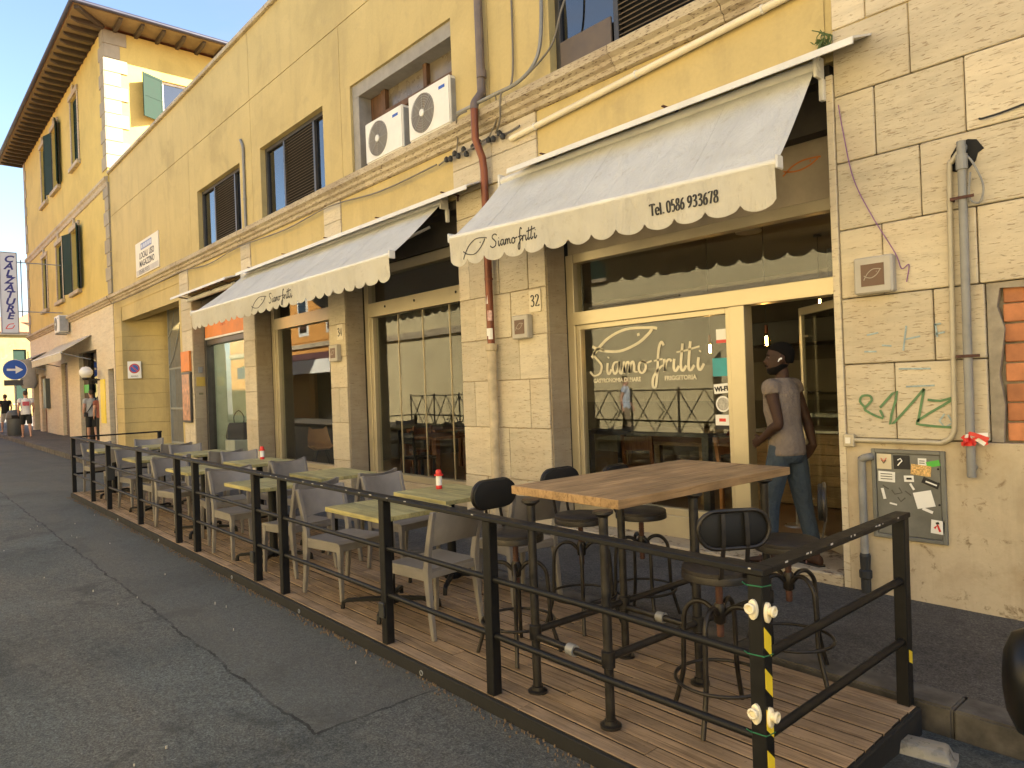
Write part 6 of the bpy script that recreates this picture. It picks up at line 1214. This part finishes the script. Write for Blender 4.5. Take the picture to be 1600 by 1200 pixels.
def car(label, x, y, rz, mat):
    t = thing('parked_car', label, 'car', (x,y,gz(x)-.08), rz)
    sec = [(-2.0,.62,.42,.62),(-1.9,.78,.3,.78),(-1.2,.84,.28,.9),(-.5,.85,.28,.93),(1.2,.85,.28,.95),(1.85,.8,.3,.88),(1.98,.7,.42,.7)]
    MB().rings([[(xx,-w,z0),(xx,w,z0),(xx,w*1.02,(z0+z1)/2),(xx,w*.92,z1),(xx,-w*.92,z1),(xx,-w*1.02,(z0+z1)/2)] for xx, w, z0, z1 in sec]).build('body', mat, t, smooth=35, bevel=.03, seg=2)
    MB().rings([[(a,-.72,.9),(b,-.72,.9),(d,-.58,1.42),(c,-.58,1.42)],[(a,.72,.9),(b,.72,.9),(d,.58,1.42),(c,.58,1.42)]]) if False else None
    MB().rings([[(-1.05,-.76,.9),(-1.05,.76,.9),(1.6,.76,.9),(1.6,-.76,.9)],[(-.45,-.6,1.42),(-.45,.6,1.42),(1.2,.6,1.42),(1.2,-.6,1.42)]]).build('cabin_glass', M('car_glass',(.03,.035,.04),.08), t, bevel=.03)
    MB().rings([[(-.47,-.61,1.415),(-.47,.61,1.415),(1.22,.61,1.415),(1.22,-.61,1.415)],[(-.35,-.54,1.47),(-.35,.54,1.47),(1.1,.54,1.47),(1.1,-.54,1.47)]]).build('roof_panel', mat, t, bevel=.02)
    for xx in (-1.25,1.25):
        for s in (-1,1):
            w = MB().tube([(xx+.25*math.cos(2*math.pi*k/20),s*.76,.31+.25*math.sin(2*math.pi*k/20)) for k in range(20)], .07, 8, True).build('wheel', RUBBER, t, smooth=60); MB().lathe([(.001,-.05),(.2,-.04),(.2,.04),(.001,.05)], 16, (xx,s*.76,.31), 'y').build('rim', STEEL, w)
    for s in (-1,1): MB().box(-1.99,-1.93,s*.55-.15,s*.55+.15,.62,.74).build('headlight', WHITE, t); MB().box(1.92,1.99,s*.58-.12,s*.58+.12,.68,.82).build('tail_light', RED, t); MB().box(-.75,-.62,s*.86-.09,s*.86+.09,.92,1.03).build('wing_mirror', mat, t, bevel=.02)
    return t
car('white car parked along the far kerb', -47.5, -2.9, R(180), M('white_car_paint',(.68,.70,.72),.2,var=.03)); car('silver blue car parked behind the white one at the far kerb', -53, -3.0, R(180), M('blue_car_paint',(.25,.32,.40),.2,.3,var=.03))
# ------------------------------------------------------------------ the other side of the street (seen in the panes; bounces the sunlight)
OB = thing('tan_building', 'tan plastered building with iron fence across the street', 'building', (0,-12.4,-.4))
OW = [(x,x+1.1,5.6,7.6) for x in (-24,-20.5,-17,-13.5,-6,-2.5,1,4.5)]
def oppwall(parent, x0, x1, z1, holes, mat, nm='front_wall'):
    ms = wall_holes(MB(), -x1, -x0, 0, z1, [(-b,-a,c,d) for a, b, c, d in holes], 0, .3); ms.xf(Matrix(((-1,0,0,0),(0,-1,0,0),(0,0,1,0),(0,0,0,1)))); return ms.build(nm, mat, parent)
oppwall(OB, -31.4, 16, 9.2, OW, TAN)
bx('body', TAN, OB, -31.4, 16, -9, -.9, 0, 9.2); bx('roof', ROOFT, OB, -31.4, 16.4, -9.2, .5, 9.2, 9.5); bx('string_course', TRIMST, OB, -31.4, 16, .002, .12, 4.4, 4.7)
for a, b, c, d in OW:
    q = bx('window', GREENS, OB, a, b, -.2, -.15, c, d); bx('sill', TRIMST, q, a-.1, b+.1, .002, .12, c-.12, c)
GA = thing('grid_gate', 'rusty grid gate in a plastered pier across the street', 'gate', (-11.0,-11.9,-.1))
for s in (0,2.5): bx('pier', TAN, GA, s-.2, s+.2, -.3, .2, 0, 3.0, .01)
for k in range(15): MB().tube([(.27+k*.14,0,.2),(.27+k*.14,0,2.9)], .014, 6).build('bar', IRON, GA)
for k in range(12): MB().tube([(.2,.015,.3+k*.22),(2.3,.015,.3+k*.22)], .011, 6).build('cross_bar', IRON, GA)
FE = thing('iron_fence', 'black iron fence of crossed diamonds along the opposite pavement', 'fence', (0,-9.6,-.05))
mes = {}
def fpanel(x):
    for nm, b in (('post',[[(0,0,0),(0,0,1.5)]]),('panel',[[(0,0,1.42),(1.6,0,1.42)],[(0,0,.25),(1.6,0,.25)],[(0,0,.25),(.8,0,1.42),(1.6,0,.25)],[(0,0,1.42),(.8,0,.25),(1.6,0,1.42)],[(.8,0,.5),(1.1,0,.83),(.8,0,1.16),(.5,0,.83),(.8,0,.5)]])):
        if nm not in mes:
            mb = MB(); [mb.tube(p, .032 if nm == 'post' else .021, 6) for p in b]; mes[nm] = mb.mesh(nm, BLACK)
        link(nm, mes[nm], FE, (x,0,0))
for k in range(9): fpanel(-24+k*1.6)
OO = thing('orange_building', 'orange plastered building with burgundy awning across the street', 'building', (0,-12.0,-.4))
OW2 = [(x,x+1.1,5.4,7.4) for x in (-46,-42.5,-39,-35.5)]+[(-44,-41,.3,3.2),(-38,-33,.3,3.2)]
oppwall(OO, -50, -31.6, 10.5, OW2, ORANGE); bx('body', ORANGE, OO, -50, -31.6, -9, -1.2, 0, 10.5); bx('cornice', TRIMST, OO, -50.2, -31.6, .0, .4, 10.5, 10.9); bx('string_course', TRIMST, OO, -50, -31.6, .002, .1, 4.6, 4.85)
for k in range(14): bx('rustication_band', ORANGE, OO, -50, -31.61, .002, .03, 4.95+k*.4, 5.3+k*.4) if not any(c < 5.2+k*.4 < d for a, b, c, d in OW2) else None
for a, b, c, d in OW2:
    if c > 4: q = bx('window', WHITEM, OO, a-.1, b+.1, -.1, .04, c-.1, d+.1); bx('pane', GLASSU, q, a+.1, b-.1, .042, .06, c+.1, d-.1)
    else: bx('shop_window', DARK, OO, a, b, -.6, -.5, c, d)
t = thing('shop_awning', 'burgundy awning with white valance on the orange building across the street', 'awning', (0,-12,-.4))
MB().rings([[(xx,.02,4.3),(xx,1.6,3.75),(xx,1.6,3.7),(xx,.02,4.2)] for xx in (-44.5,-32.3)]).build('canopy', BURG, t); MB().rings([[(xx,1.6,3.75),(xx,1.63,3.75),(xx,1.63,3.05),(xx,1.6,3.05)] for xx in (-44.5,-32.3)]).build('valance', WHITE, t)
person('man in pale blue shirt on the opposite pavement', (-12.6,-9.1,-.0), R(60), walkJ(.15,.1), (SKINL,M('pale_blue_shirt',(.42,.47,.55),.9),M('khaki_trousers',(.25,.19,.12),.9),HAIR), 1.0, .02, 0, False)
